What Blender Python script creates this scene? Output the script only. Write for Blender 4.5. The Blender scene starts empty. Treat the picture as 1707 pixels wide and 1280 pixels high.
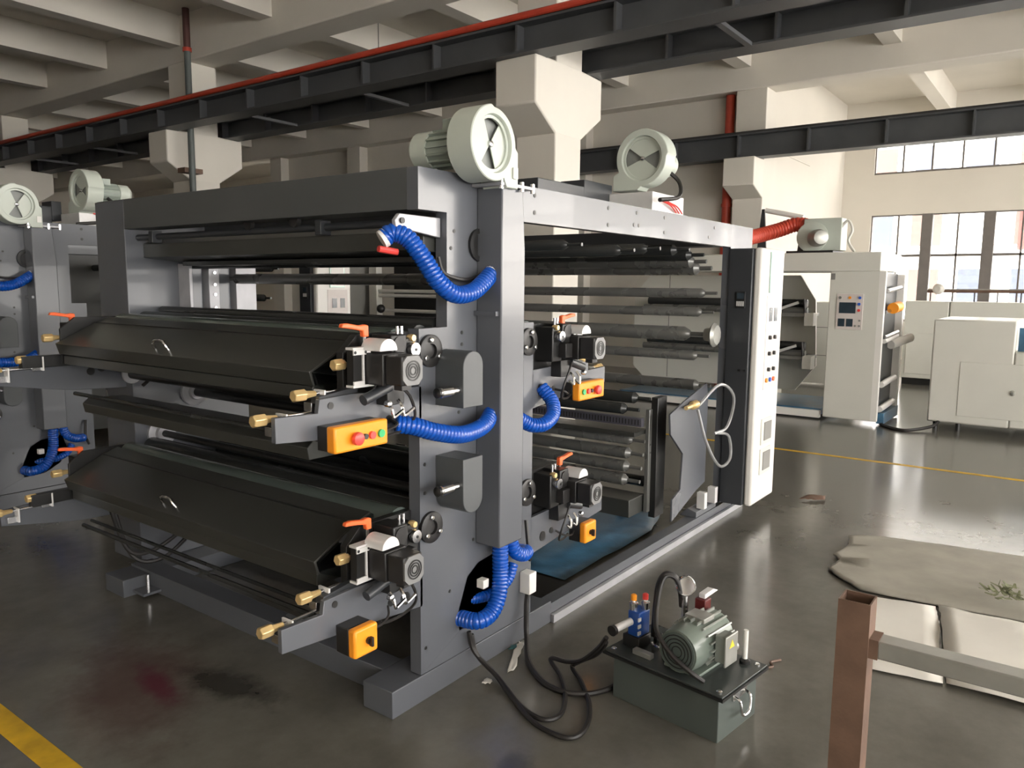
import bpy, bmesh, math, random
from mathutils import Vector, Matrix
random.seed(7)
SC = bpy.context.scene
COL = SC.collection
PI = math.pi

# ------------------------------------------------------------------ camera
F_PX = 1290.0
cam = bpy.data.cameras.new('camera')
cam.sensor_fit = 'HORIZONTAL'; cam.sensor_width = 36.0
cam.lens = F_PX / 1707.0 * 36.0
cam.clip_start = 0.05; cam.clip_end = 300
camo = bpy.data.objects.new('camera', cam); COL.objects.link(camo)
def _cam_axes(vx=(1811, 484), vy=(-930, 460), cx=853.5, cy=640.0):
    dx = Vector((vx[0]-cx, vx[1]-cy, F_PX)).normalized()
    dy = Vector((vy[0]-cx, vy[1]-cy, F_PX)); dy = (dy - dx*dx.dot(dy)).normalized()
    dz = dx.cross(dy)
    if dz.y > 0: dz = -dz
    return dx, dy, dz
_dx, _dy, _dz = _cam_axes()
right = Vector((_dx.x, _dy.x, _dz.x)); down = Vector((_dx.y, _dy.y, _dz.y)); fwd = Vector((_dx.z, _dy.z, _dz.z))
camo.matrix_world = Matrix((( right.x, -down.x, -fwd.x, 0), (right.y, -down.y, -fwd.y, 0), (right.z, -down.z, -fwd.z, 1.75), (0, 0, 0, 1)))
SC.camera = camo

# ------------------------------------------------------------------ world, light, exposure
W = bpy.data.worlds.new('overcast_sky'); SC.world = W; W.use_nodes = True
bg = W.node_tree.nodes['Background']
bg.inputs['Color'].default_value = (1.0, 0.965, 0.92, 1); bg.inputs['Strength'].default_value = 5.5
SC.view_settings.view_transform = 'Standard'; SC.view_settings.look = 'None'
SC.view_settings.gamma = 1.0; SC.view_settings.use_curve_mapping = False
SC.view_settings.exposure = 1.0
sun = bpy.data.lights.new('sun', 'SUN'); sun.energy = 15; sun.angle = math.radians(8); sun.color = (1, .93, .85)
suno = bpy.data.objects.new('sun', sun); COL.objects.link(suno); suno.location = (-20, 5, 30)
suno.rotation_euler = Vector((.80, -.12, -.62)).to_track_quat('-Z', 'Y').to_euler()
def portal(name, loc, rot, sx, sy):
    l = bpy.data.lights.new(name, 'AREA'); l.shape = 'RECTANGLE'; l.size = sx; l.size_y = sy
    l.cycles.is_portal = True
    o = bpy.data.objects.new(name, l); o.location = loc; o.rotation_euler = rot; COL.objects.link(o)
portal('window_daylight_right', (0, -9.0, 2.9), (-PI/2, 0, 0), 40, 3.9)
portal('window_daylight_end', (21.4, -2.0, 2.9), (0, PI/2, 0), 5.0, 13.0)

# ------------------------------------------------------------------ materials
MATS = {}
def mat(name, col, rough=0.5, metal=0.0, var=0.08, scale=6.0, bump=0.0, spec=0.5, coat=0.0, trans=0.0, alpha=1.0, rvar=0.06):
    if name in MATS: return MATS[name]
    m = bpy.data.materials.new(name); m.use_nodes = True
    nt = m.node_tree; b = nt.nodes['Principled BSDF']
    tc = nt.nodes.new('ShaderNodeTexCoord'); n = nt.nodes.new('ShaderNodeTexNoise')
    n.inputs['Scale'].default_value = scale; n.inputs['Detail'].default_value = 4
    nt.links.new(tc.outputs['Object'], n.inputs['Vector'])
    r = nt.nodes.new('ShaderNodeValToRGB')
    r.color_ramp.elements[0].position = .3; r.color_ramp.elements[1].position = .7
    r.color_ramp.elements[0].color = tuple(c*(1-var) for c in col)+(1,)
    r.color_ramp.elements[1].color = tuple(min(1, c*(1+var)) for c in col)+(1,)
    nt.links.new(n.outputs['Fac'], r.inputs['Fac']); nt.links.new(r.outputs['Color'], b.inputs['Base Color'])
    mr = nt.nodes.new('ShaderNodeMapRange'); mr.inputs['To Min'].default_value = max(.02, rough-rvar); mr.inputs['To Max'].default_value = min(1, rough+rvar)
    nt.links.new(n.outputs['Fac'], mr.inputs['Value']); nt.links.new(mr.outputs['Result'], b.inputs['Roughness'])
    b.inputs['Metallic'].default_value = metal; b.inputs['Specular IOR Level'].default_value = spec
    b.inputs['Coat Weight'].default_value = coat; b.inputs['Transmission Weight'].default_value = trans; b.inputs['Alpha'].default_value = alpha
    if bump:
        n2 = nt.nodes.new('ShaderNodeTexNoise'); n2.inputs['Scale'].default_value = scale*12
        nt.links.new(tc.outputs['Object'], n2.inputs['Vector'])
        bp = nt.nodes.new('ShaderNodeBump'); bp.inputs['Strength'].default_value = bump; bp.inputs['Distance'].default_value = .004
        nt.links.new(n2.outputs['Fac'], bp.inputs['Height']); nt.links.new(bp.outputs['Normal'], b.inputs['Normal'])
    MATS[name] = m; return m
grey = mat('slate_grey_paint', (.104, .110, .125), .27, var=.025, scale=1.2, coat=.15, rvar=.012)
grey_lt = mat('machined_light_grey', (.40, .40, .42), .38, metal=.25, var=.15, scale=5)
dkgrey = mat('charcoal_paint', (.036, .039, .044), .36, var=.06, scale=3)
hood_m = mat('black_hood_paint', (.044, .045, .041), .30, var=.10, scale=1.5, rvar=.02)
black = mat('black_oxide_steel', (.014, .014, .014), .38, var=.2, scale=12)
blackpl = mat('black_plastic', (.018, .017, .017), .42, var=.1, scale=14)
rubber = mat('black_rubber', (.016, .014, .013), .5, var=.15, scale=20)
roll_m = mat('anodised_roller', (.16, .16, .152), .28, metal=.35, var=.06, scale=3)
rolldk = mat('dark_roller', (.030, .032, .032), .26, var=.1, scale=3)
anilox = mat('green_ceramic_roller', (.085, .105, .095), .14, var=.1, scale=3, coat=.3)
steel = mat('bright_steel', (.62, .62, .63), .24, metal=1, var=.06, scale=10)
chrome = mat('chrome', (.75, .75, .76), .12, metal=1, var=.04, scale=10)
alu = mat('white_aluminium', (.70, .69, .68), .38, metal=.15, var=.06, scale=6)
brass = mat('brass', (.78, .56, .26), .3, metal=.5, var=.1, scale=20)
orange = mat('orange_plastic', (.95, .33, .02), .38, var=.04, scale=8)
lever_o = mat('orange_red_lever', (.95, .16, .045), .38, var=.04, scale=8)
red = mat('red_plastic', (.80, .07, .06), .35, var=.05, scale=8)
green = mat('green_plastic', (.03, .42, .14), .35, var=.05, scale=8)
blue = mat('blue_hose_plastic', (.004, .075, .42), .25, var=.06, scale=10, coat=.2)
bluebtn = mat('blue_button', (.03, .12, .55), .35)
fan_m = mat('pale_green_grey_enamel', (.50, .54, .48), .33, var=.03, scale=4)
fan_dk = mat('impeller_grey', (.22, .23, .22), .45)
motor_gr = mat('motor_green_grey', (.28, .32, .28), .38, var=.08, scale=10)
white = mat('white_machine_enamel', (.78, .76, .72), .36, var=.02, scale=3)
cream = mat('cream_machine_enamel', (.66, .65, .59), .36, var=.02, scale=3)
plaster = mat('cream_wall_plaster', (.70, .66, .59), .85, var=.04, scale=.6, bump=.05)
concrete_w = mat('painted_concrete', (.70, .66, .59), .85, var=.05, scale=.8, bump=.08)
girder_m = mat('girder_dark_grey', (.070, .073, .078), .5, var=.15, scale=2)
girder_dk = mat('girder_under_dark', (.030, .028, .028), .6, var=.25, scale=2)
redpipe = mat('red_pipe_paint', (.55, .065, .035), .4, var=.12, scale=3)
pipe_gr = mat('grey_green_pipe', (.10, .115, .11), .45, var=.2, scale=4)
rust = mat('rust_brown_primer', (.150, .088, .060), .6, var=.22, scale=9, bump=.2)
galv = mat('galvanised_steel', (.40, .40, .37), .38, metal=.6, var=.15, scale=7)
tank_m = mat('hammered_tank_grey', (.085, .100, .092), .3, var=.06, scale=5)
paper = mat('white_paper_sheet', (.72, .69, .63), .7, var=.05, scale=3)
board = mat('dusty_foam_board', (.34, .32, .27), .75, var=.14, scale=4, bump=.2)
greenery = mat('green_scraps', (.20, .21, .12), .8, var=.4, scale=30)
film = mat('blue_plastic_film', (.045, .12, .20), .3, var=.35, scale=6, bump=.3)
gscrap = mat('bright_green_scrap', (.10, .60, .16), .5)
screen = mat('dark_screen', (.03, .045, .06), .2)
panel_g = mat('panel_pale_pink', (.66, .60, .57), .4, var=.02)
panel_gr = mat('panel_mid_grey', (.22, .215, .20), .45)
yellow = mat('yellow_floor_paint', (.60, .36, .02), .5, var=.25, scale=8)
yelstick = mat('yellow_sticker', (.75, .60, .05), .5)
pinkish = mat('pale_pink_facade', (.11, .058, .052), .8)
facade = mat('white_facade', (.86, .85, .84), .8)
bluef = mat('pale_blue_facade', (.036, .045, .075), .6)
redf = mat('red_banner', (.13, .026, .022), .8)
ground_m = mat('outside_paving', (.55, .55, .53), .9, var=.1)
glazing = mat('teal_glass_strip', (.55, .75, .68), .15, var=.05)
clear = mat('clear_hose', (.55, .55, .55), .15, trans=.6, var=.05)
frame_al = mat('window_frame_grey', (.16, .145, .135), .5)
bulbm = mat('lamp_shade_grey', (.25, .24, .22), .4, metal=.4)
white_hose = mat('white_collar', (.75, .73, .70), .4)

def glass_mat():
    m = bpy.data.materials.new('window_glass'); m.use_nodes = True; nt = m.node_tree
    for n in list(nt.nodes): nt.nodes.remove(n)
    o = nt.nodes.new('ShaderNodeOutputMaterial'); mx = nt.nodes.new('ShaderNodeMixShader')
    t = nt.nodes.new('ShaderNodeBsdfTransparent'); g = nt.nodes.new('ShaderNodeBsdfGlossy')
    t.inputs['Color'].default_value = (.96, .97, .97, 1); g.inputs['Roughness'].default_value = .03
    mx.inputs['Fac'].default_value = .05
    nt.links.new(t.outputs[0], mx.inputs[1]); nt.links.new(g.outputs[0], mx.inputs[2]); nt.links.new(mx.outputs[0], o.inputs['Surface'])
    return m
glass = glass_mat()
def perspex_mat():
    m = bpy.data.materials.new('clear_perspex'); m.use_nodes = True; nt = m.node_tree
    for n in list(nt.nodes): nt.nodes.remove(n)
    o = nt.nodes.new('ShaderNodeOutputMaterial'); mx = nt.nodes.new('ShaderNodeMixShader')
    t = nt.nodes.new('ShaderNodeBsdfTransparent'); g = nt.nodes.new('ShaderNodeBsdfGlossy')
    t.inputs['Color'].default_value = (.80, .82, .84, 1); g.inputs['Roughness'].default_value = .12
    mx.inputs['Fac'].default_value = .14
    nt.links.new(t.outputs[0], mx.inputs[1]); nt.links.new(g.outputs[0], mx.inputs[2]); nt.links.new(mx.outputs[0], o.inputs['Surface'])
    return m
perspex = perspex_mat()

def floor_mat():
    m = bpy.data.materials.new('polished_concrete_floor'); m.use_nodes = True; nt = m.node_tree; L = nt.links
    b = nt.nodes['Principled BSDF']; geo = nt.nodes.new('ShaderNodeNewGeometry')
    def noise(sc, det=6, rough=.6):
        n = nt.nodes.new('ShaderNodeTexNoise'); n.inputs['Scale'].default_value = sc; n.inputs['Detail'].default_value = det
        n.inputs['Roughness'].default_value = rough; L.new(geo.outputs['Position'], n.inputs['Vector']); return n
    n1 = noise(.9); n2 = noise(3.5, 8, .7); n3 = noise(40, 3)
    r = nt.nodes.new('ShaderNodeValToRGB'); e = r.color_ramp.elements
    e[0].position = .3; e[0].color = (.082, .078, .066, 1); e[1].position = .72; e[1].color = (.175, .165, .143, 1)
    mixn = nt.nodes.new('ShaderNodeMath'); mixn.operation = 'MULTIPLY_ADD'; mixn.inputs[1].default_value = .5
    L.new(n2.outputs['Fac'], mixn.inputs[0])
    h = nt.nodes.new('ShaderNodeMath'); h.operation = 'MULTIPLY'; h.inputs[1].default_value = .5; L.new(n1.outputs['Fac'], h.inputs[0]); L.new(h.outputs[0], mixn.inputs[2])
    L.new(mixn.outputs[0], r.inputs['Fac'])
    # spilled red ink and an oily patch: marks with a shape of their own on the floor
    def blob(cx, cy, sx, sy, rot, lo=.35, hi=.75):
        mp = nt.nodes.new('ShaderNodeMapping'); mp.vector_type = 'TEXTURE'
        mp.inputs['Location'].default_value = (cx, cy, 0); mp.inputs['Rotation'].default_value = (0, 0, rot); mp.inputs['Scale'].default_value = (sx, sy, 1)
        L.new(geo.outputs['Position'], mp.inputs['Vector'])
        ln = nt.nodes.new('ShaderNodeVectorMath'); ln.operation = 'LENGTH'; L.new(mp.outputs[0], ln.inputs[0])
        ad = nt.nodes.new('ShaderNodeMath'); ad.operation = 'MULTIPLY_ADD'; ad.inputs[1].default_value = 1.3; ad.inputs[2].default_value = -.65
        L.new(n2.outputs['Fac'], ad.inputs[0])
        sm = nt.nodes.new('ShaderNodeMath'); sm.operation = 'ADD'; L.new(ln.outputs['Value'], sm.inputs[0]); L.new(ad.outputs[0], sm.inputs[1])
        mr = nt.nodes.new('ShaderNodeMapRange'); mr.interpolation_type = 'SMOOTHSTEP'; mr.inputs['From Min'].default_value = hi; mr.inputs['From Max'].default_value = lo
        mr.inputs['To Min'].default_value = 0; mr.inputs['To Max'].default_value = 1
        L.new(sm.outputs[0], mr.inputs['Value']); return mr
    prev = r.outputs['Color']
    for (bl, colr, k) in ((blob(1.62, 3.25, .75, .36, 1.15, .2, 1.0), (.085, .042, .040, 1), .6), (blob(1.66, 3.15, .30, .10, 1.35, .2, .9), (.10, .018, .035, 1), .8),
                          (blob(1.85, 2.85, .42, .16, 1.75, .3, .85), (.028, .026, .022, 1), .8), (blob(2.15, 1.55, .14, .09, .3, .2, .9), (.04, .038, .034, 1), .6)):
        mu = nt.nodes.new('ShaderNodeMath'); mu.operation = 'MULTIPLY'; mu.inputs[1].default_value = k; L.new(bl.outputs[0], mu.inputs[0])
        mx = nt.nodes.new('ShaderNodeMix'); mx.data_type = 'RGBA'; L.new(mu.outputs[0], mx.inputs['Factor'])
        L.new(prev, mx.inputs['A']); mx.inputs['B'].default_value = colr; prev = mx.outputs['Result']
    L.new(prev, b.inputs['Base Color'])
    mr = nt.nodes.new('ShaderNodeMapRange'); mr.inputs['To Min'].default_value = .12; mr.inputs['To Max'].default_value = .24
    L.new(n1.outputs['Fac'], mr.inputs['Value']); L.new(mr.outputs[0], b.inputs['Roughness'])
    b.inputs['Specular IOR Level'].default_value = .75
    bp = nt.nodes.new('ShaderNodeBump'); bp.inputs['Strength'].default_value = .03; bp.inputs['Distance'].default_value = .0006
    L.new(n3.outputs['Fac'], bp.inputs['Height']); L.new(bp.outputs[0], b.inputs['Normal'])
    return m
floor_m = floor_mat()

# ------------------------------------------------------------------ mesh building helpers
WLOC = {}
def V(p): return Vector(p)
def catmull(pts, seg=8):
    pts = [V(p) for p in pts]; out = []
    if len(pts) == 2:
        return [pts[0].lerp(pts[1], i/seg) for i in range(seg+1)]
    P = [pts[0]*2-pts[1]] + pts + [pts[-1]*2-pts[-2]]
    for i in range(1, len(P)-2):
        a, b, c, d = P[i-1], P[i], P[i+1], P[i+2]
        for k in range(seg):
            t = k/seg
            out.append(.5*((2*b)+(c-a)*t+(2*a-5*b+4*c-d)*t*t+(3*b-a-3*c+d)*t**3))
    out.append(pts[-1]); return out
def resample(pts, step):
    out = [pts[0]]; acc = 0
    for a, b in zip(pts[:-1], pts[1:]):
        l = (b-a).length; d = step-acc
        while d <= l and l > 0:
            out.append(a.lerp(b, d/l)); d += step
        acc = (acc+l) % step
    return out
class MB:
    def __init__(s, T=None): s.bm = bmesh.new(); s.T = T
    def v(s, p):
        p = V(p)
        if s.T: p = V(s.T(p))
        return s.bm.verts.new(p)
    def f(s, vs):
        try: return s.bm.faces.new(vs)
        except ValueError: return None
    def box(s, x0, x1, y0, y1, z0, z1):
        vs = [s.v((x, y, z)) for x in (x0, x1) for y in (y0, y1) for z in (z0, z1)]
        for q in ((0,1,3,2),(4,6,7,5),(0,4,5,1),(2,3,7,6),(0,2,6,4),(1,5,7,3)): s.f([vs[i] for i in q])
        return s
    def prism(s, poly, axis, a, b):
        def mk(p, t):
            return {'y': (p[0], t, p[1]), 'x': (t, p[0], p[1]), 'z': (p[0], p[1], t)}[axis]
        A = [s.v(mk(p, a)) for p in poly]; B = [s.v(mk(p, b)) for p in poly]
        s.f(A); s.f(B[::-1]); n = len(poly)
        for i in range(n): s.f([A[i], A[(i+1) % n], B[(i+1) % n], B[i]])
        return s
    def ring_loft(s, rings, cap=True):
        R = [[s.v(p) for p in r] for r in rings]; n = len(R[0])
        for a, b in zip(R[:-1], R[1:]):
            for i in range(n): s.f([a[i], a[(i+1) % n], b[(i+1) % n], b[i]])
        if cap: s.f(R[0]); s.f(R[-1][::-1])
        return s
    def lathe(s, o, ax, prof, n=24, cap=True):
        o = V(o); ax = V(ax).normalized(); u = ax.orthogonal().normalized(); w = ax.cross(u)
        return s.ring_loft([[o+ax*t+(u*math.cos(2*PI*i/n)+w*math.sin(2*PI*i/n))*max(r, 1e-4) for i in range(n)] for t, r in prof], cap)
    def cyl(s, p0, p1, r0, r1=None, n=16):
        p0, p1 = V(p0), V(p1); l = (p1-p0).length
        return s.lathe(p0, p1-p0, [(0, r0), (l, r0 if r1 is None else r1)], n)
    def tube(s, pts, r, n=8, seg=8, smooth=True, rf=None):
        P = catmull(pts, seg) if smooth else [V(p) for p in pts]
        return s.sweep(P, lambda i: r, n)
    def hose(s, pts, r, pitch=.017, n=16):
        P = resample(catmull(pts, 16), pitch/4)
        return s.sweep(P, lambda i: (r*.88, r*.985, r, r*.985)[i % 4], n)
    def sweep(s, P, rf, n):
        rings = []; u = None
        for i, p in enumerate(P):
            t = (P[min(i+1, len(P)-1)]-P[max(i-1, 0)])
            if t.length < 1e-9: t = Vector((0, 0, 1))
            t.normalize()
            if u is None: u = t.orthogonal().normalized()
            u = (u - t*t.dot(u)); u = u.normalized() if u.length > 1e-6 else t.orthogonal().normalized()
            w = t.cross(u); r = rf(i)
            rings.append([p+(u*math.cos(2*PI*k/n)+w*math.sin(2*PI*k/n))*r for k in range(n)])
        return s.ring_loft(rings)
    def sphere(s, c, r, n=14, m=8, sx=(1, 1, 1)):
        c = V(c)
        return s.ring_loft([[c+Vector((math.sin(PI*j/m)*math.cos(2*PI*i/n)*sx[0], math.sin(PI*j/m)*math.sin(2*PI*i/n)*sx[1], math.cos(PI*j/m)*sx[2]))*r if 0 < j < m else c+Vector((1e-4*math.cos(2*PI*i/n), 1e-4*math.sin(2*PI*i/n), (1 if j == 0 else -1)*r*sx[2])) for i in range(n)] for j in range(m+1)])
    def annulus(s, c, ax, r0, r1, h, n=32):
        c = V(c); ax = V(ax).normalized(); u = ax.orthogonal().normalized(); w = ax.cross(u)
        def ring(r, t): return [c+ax*t+(u*math.cos(2*PI*i/n)+w*math.sin(2*PI*i/n))*r for i in range(n)]
        R = [[s.v(p) for p in q] for q in (ring(r0, 0), ring(r1, 0), ring(r1, h), ring(r0, h))]
        for k in range(4):
            a, b = R[k], R[(k+1) % 4]
            for i in range(n): s.f([a[i], a[(i+1) % n], b[(i+1) % n], b[i]])
        return s
    def sector(s, c, ax, u, r, a0, a1, h, n=10, r0=.0):
        c = V(c); ax = V(ax).normalized(); u = V(u).normalized(); w = ax.cross(u)
        pts = [c+(u*math.cos(a0+(a1-a0)*i/n)+w*math.sin(a0+(a1-a0)*i/n))*r for i in range(n+1)]
        pts = [c] + pts
        A = [s.v(p) for p in pts]; B = [s.v(p+ax*h) for p in pts]; m = len(pts)
        s.f(A); s.f(B[::-1])
        for i in range(m): s.f([A[i], A[(i+1) % m], B[(i+1) % m], B[i]])
        return s
    def build(s, name, m, parent=None, bev=0, ang=35, recalc=True):
        bm = s.bm
        if recalc: bmesh.ops.recalc_face_normals(bm, faces=bm.faces)
        c = Vector((0, 0, 0))
        if bm.verts:
            lo = Vector([min(v.co[i] for v in bm.verts) for i in range(3)]); hi = Vector([max(v.co[i] for v in bm.verts) for i in range(3)])
            c = (lo+hi)/2
            if parent is None: c.z = lo.z
        for v in bm.verts: v.co -= c
        me = bpy.data.meshes.new(name); bm.to_mesh(me); bm.free()
        me.materials.append(m)
        me.polygons.foreach_set('use_smooth', [True]*len(me.polygons))
        me.set_sharp_from_angle(angle=math.radians(ang))
        o = bpy.data.objects.new(name, me); COL.objects.link(o)
        if parent is not None:
            o.parent = parent; o.location = c - WLOC[parent.name]; WLOC[o.name] = c
        else:
            o.location = c; WLOC[o.name] = c
        if bev:
            b = o.modifiers.new('bevel', 'BEVEL'); b.width = bev; b.segments = 2; b.limit_method = 'ANGLE'; b.angle_limit = math.radians(40)
        return o
def tag(o, label, cat, group=None):
    o['label'] = label; o['category'] = cat
    group = group or GROUPS.get(o.name.split('.')[0])
    if group: o['group'] = group
    return o
def struct(o, label=None):
    o['kind'] = 'structure'
    if label: o['label'] = label
    return o
GROUPS = {'concrete_column': 'concrete columns of the hall', 'crane_girder': 'crane girders under the ceiling', 'printing_press': 'grey printing presses',
          'partition_cabinet': 'cream cabinets in the background', 'hydraulic_hose': 'hydraulic hoses on the floor', 'paper_sheet': 'white sheets on the floor', 'floor_line': 'yellow lines on the floor'}
def empty(name, loc, label, cat, rz=0, group=None, local=False):
    e = bpy.data.objects.new(name, None); e.empty_display_size = .1; COL.objects.link(e); e.location = loc; e.rotation_euler.z = rz
    WLOC[e.name] = Vector((0, 0, 0)) if local else V(loc)
    tag(e, label, cat, group or GROUPS.get(name)); return e
def share(src, parent, offset):
    """copy of a part (mesh data shared) shifted by offset, under parent"""
    o = src.copy(); COL.objects.link(o); o.parent = parent
    c = WLOC[src.name] + V(offset); o.location = c - WLOC[parent.name] if parent is not None else c
    WLOC[o.name] = c
    return o

# ================================================================== THE HALL
XC, YC = 7.82, 5.15           # corner of the middle column, rows every 7.6 m
struct(MB().box(-8, 34, -12, 40, -.2, 0).build('floor', floor_m))
MB_ceil = MB().box(-8, 21.6, -9.2, 40, 6.3, 6.5)
ceiling = struct(MB_ceil.build('ceiling', concrete_w))
for (x0, x1, zb) in ((7.84, 8.37, 5.52), (14.62, 15.15, 5.4), (.3, .85, 5.5)):
    MB().box(x0, x1, -9.2, 40, zb, 6.3).build('main_beam', concrete_w, ceiling, bev=.02)
b0 = None
for k in range(-5, 14):
    y = 5.33+2.533*k
    for (x0, x1) in ((.85, 7.84), (8.37, 14.62), (15.15, 21.2)):
        if x0 > 15 and y > 5.0: continue
        MB().box(x0, x1, y, y+.28, 5.8, 6.3).build('secondary_beam', concrete_w, ceiling)
# end wall with pilasters, then the recess with the window wall
wall_end = struct(MB().box(15.0, 15.25, 5.45, 19.3, 0, 6.3).build('wall_end', plaster))
for y in (8.9, 15.95):
    MB().box(14.72, 15.02, y, y+.5, 0, 5.4).build('pilaster', plaster, wall_end, bev=.01)
struct(MB().box(15.25, 21.4, 5.2, 5.45, 0, 6.3).build('wall_recess_side', plaster))
struct(MB().box(21.2, 21.4, 19.3, 40, 0, 6.3).build('wall_far_room', plaster))
MB().box(14.72, 15.25, 19.3, 19.8, 0, 5.4).build('pilaster', plaster, wall_end, bev=.01)
struct(MB().box(-8, 21.4, 39.8, 40, 0, 6.3).build('wall_far_left', plaster))
struct(MB().box(-8, -7.8, -9.2, 40, 0, 6.3).build('wall_behind', plaster))
# wall on the right-hand side of the hall (out of view) with its row of windows
wr = MB().box(-8, 21.4, -9.2, -9.0, 0, .9).box(-8, 21.4, -9.2, -9.0, 4.9, 6.3)
for x in range(-8, 22, 6): wr.box(x-.2, x+.3, -9.2, -9.0, .9, 4.9)
struct(wr.build('wall_right', plaster))

def columns(y, label, double=True, x=XC, w=.57):
    c = empty('concrete_column', (x+w/2, y+w/2, 0), label, 'column')
    MB().box(x, x+w, y, y+w, 0, 5.52).build('shaft', concrete_w, c, bev=.015)
    t = 4.32
    P = [(x-.42, t), (x-.42, 3.80), (x+.02, 3.51), (x+w-.02, 3.51), (x+w+.48, 3.84), (x+w+.48, t), (x+w-.02, t+.02), (x+.02, t+.02)]
    MB().prism(P, 'y', y-.001, y+w+.001).build('corbel', concrete_w, c, bev=.02)
    return c
columns(YC, 'cream concrete column with two-sided corbel behind the near press blower')
columns(YC+7.6, 'cream concrete column with two-sided corbel and a grey pipe clamped to it')
columns(YC+15.2, 'cream concrete column at the far left edge above the second press')
wc = empty('concrete_column', (14.95, 5.43, 0), 'wall column with one corbel beside the vertical red pipe', 'column')
MB().box(14.62, 15.2, 5.0, 5.58, 0, 5.4).build('shaft', concrete_w, wc, bev=.015)
MB().prism([(14.1, 4.1), (14.1, 3.6), (14.64, 3.40), (14.64, 4.1)], 'y', 4.998, 5.582).build('corbel', concrete_w, wc, bev=.015)

def girder(x, zt, zb, y0, y1, label, ties=None, m=girder_m, stiff=True, fl=.16):
    g = empty('crane_girder', (x, (y0+y1)/2, zb), label, 'crane girder')
    MB().box(x-.012, x+.012, y0, y1, zb+.02, zt-.02).build('web', m, g)
    MB().box(x-fl, x+fl, y0, y1, zb, zb+.025).build('bottom_flange', m, g)
    MB().box(x-fl, x+fl, y0, y1, zt-.025, zt).build('top_flange', m, g)
    if stiff:
        first = None; y = y0+.6
        while y < y1:
            if first is None: first = MB().box(x-fl+.02, x-.012, y, y+.03, zb+.025, zt-.025).build('stiffener', m, g); ys = y
            else: share(first, g, (0, y-ys, 0))
            y += 1.25
    MB().box(x-.035, x+.035, y0, y1, zt, zt+.06).build('crane_rail', girder_dk, g)
    return g
gn = girder(7.46, 4.66, 4.32, -9, 39, 'dark grey crane girder with a red conductor bar running along its top edge')
MB().cyl((7.32, -9, 4.715), (7.32, 39, 4.715), .038, n=10).build('conductor_bar', redpipe, gn)
gf = girder(8.68, 4.66, 4.33, -9, 39, 'second crane girder seen from below behind the red-topped one')
tie0 = None
for k in range(10):
    y = 3.1+2.53*k
    if tie0 is None: tie0 = MB().box(7.63, 8.51, y, y+.07, 4.32, 4.36).build('cross_tie', girder_m, gf); yt = y
    else: share(tie0, gf, (0, y-yt, 0))
girder(14.36, 4.53, 4.10, -9, 12.0, 'dark grey crane girder on the wall corbel in front of the upper windows')

# pipes of the building
p = empty('standpipe', (7.70, 12.58, 0), 'thin vertical grey pipe with a red joint on the left column', 'pipe')
MB().cyl((7.70, 12.50, 0), (7.70, 12.50, 5.62), .055, n=12).build('pipe', pipe_gr, p)
MB().cyl((7.70, 12.50, 5.62), (7.70, 12.50, 6.29), .058, n=12).build('upper_pipe', mat('maroon_pipe', (.10, .04, .035), .5), p)
MB().cyl((7.70, 12.50, 5.60), (7.70, 12.50, 5.66), .075, n=12).build('joint', redpipe, p)
MB().box(7.58, 7.92, 12.53, 12.75, 3.62, 3.70).build('clamp', rust, p)
rp = empty('fire_riser', (14.9, 5.75, 0), 'vertical red fire pipe beside the wall column', 'pipe')
MB().cyl((14.86, 5.78, 0), (14.86, 5.78, 5.39), .09, n=14).build('pipe', redpipe, rp)
MB().cyl((14.86, 5.78, 3.3), (14.86, 5.78, 3.36), .105, n=14).build('coupling', redpipe, rp)
dl = tag(MB().tube([(16.2, 5.19, 4.45), (18.2, 5.19, 4.45)], .012, n=6).build('wall_conduit', plaster), 'thin cream conduit on the sunlit recess wall', 'conduit')
lampo = empty('ceiling_lamp', (9.6, 9.6, 5.9), 'small round lamp hanging from the ceiling', 'lamp')
MB().cyl((9.6, 9.9, 6.3), (9.6, 9.9, 5.62), .01, n=6).build('stem', bulbm, lampo)
MB().lathe((9.6, 9.9, 5.45), (0, 0, 1), [(0, .09), (.04, .10), (.12, .06), (.17, .02)], 16).build('shade', bulbm, lampo)

# ------------------------------------------------------------------ window wall
XW = 21.2
yl, yr = 4.48, -8.6
MBw = MB().box(XW, XW+.2, yr, yl, 0, .95).box(XW, XW+.2, yr, yl, 3.55, 4.54).box(XW, XW+.2, yr, yl, 5.24, 6.3)
MBw.box(XW, XW+.2, yl, 5.2, 0, 6.3).box(XW, XW+.2, -9.0, yr, 0, 6.3)
wall_w = struct(MBw.build('wall_window_side', plaster))
def window(name, y0, y1, z0, z1, ys, zs, posts=()):
    w = bpy.data.objects.new(name, None); COL.objects.link(w); w.location = (XW+.1, (y0+y1)/2, z0); WLOC[name] = V(w.location); w['kind'] = 'structure'
    MB().box(XW+.04, XW+.12, y0, y1, z0, z0+.05).box(XW+.04, XW+.12, y0, y1, z1-.03, z1).box(XW+.04, XW+.12, y0, y0+.03, z0+.05, z1-.03).box(XW+.04, XW+.12, y1-.03, y1, z0+.05, z1-.03).build('window_frame', frame_al, w)
    for y in ys: MB().box(XW+.05, XW+.11, y-.02, y+.02, z0, z1).build('mullion', frame_al, w)
    for z in zs: MB().box(XW+.05, XW+.11, y0, y1, z-.03, z+.03).build('transom', frame_al, w)
    for y in posts: MB().box(XW-.02, XW+.18, y-.12, y+.12, z0, z1).build('post', frame_al, w, bev=.01)
    edges_y = [y0]+sorted(list(ys)+list(posts))+[y1]; edges_z = [z0]+list(zs)+[z1]
    for a, b in zip(edges_y[:-1], edges_y[1:]):
        for c, d in zip(edges_z[:-1], edges_z[1:]):
            MB().box(XW+.078, XW+.084, a+.02, b-.02, c+.02, d-.02).build('pane', glass, w)
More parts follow.
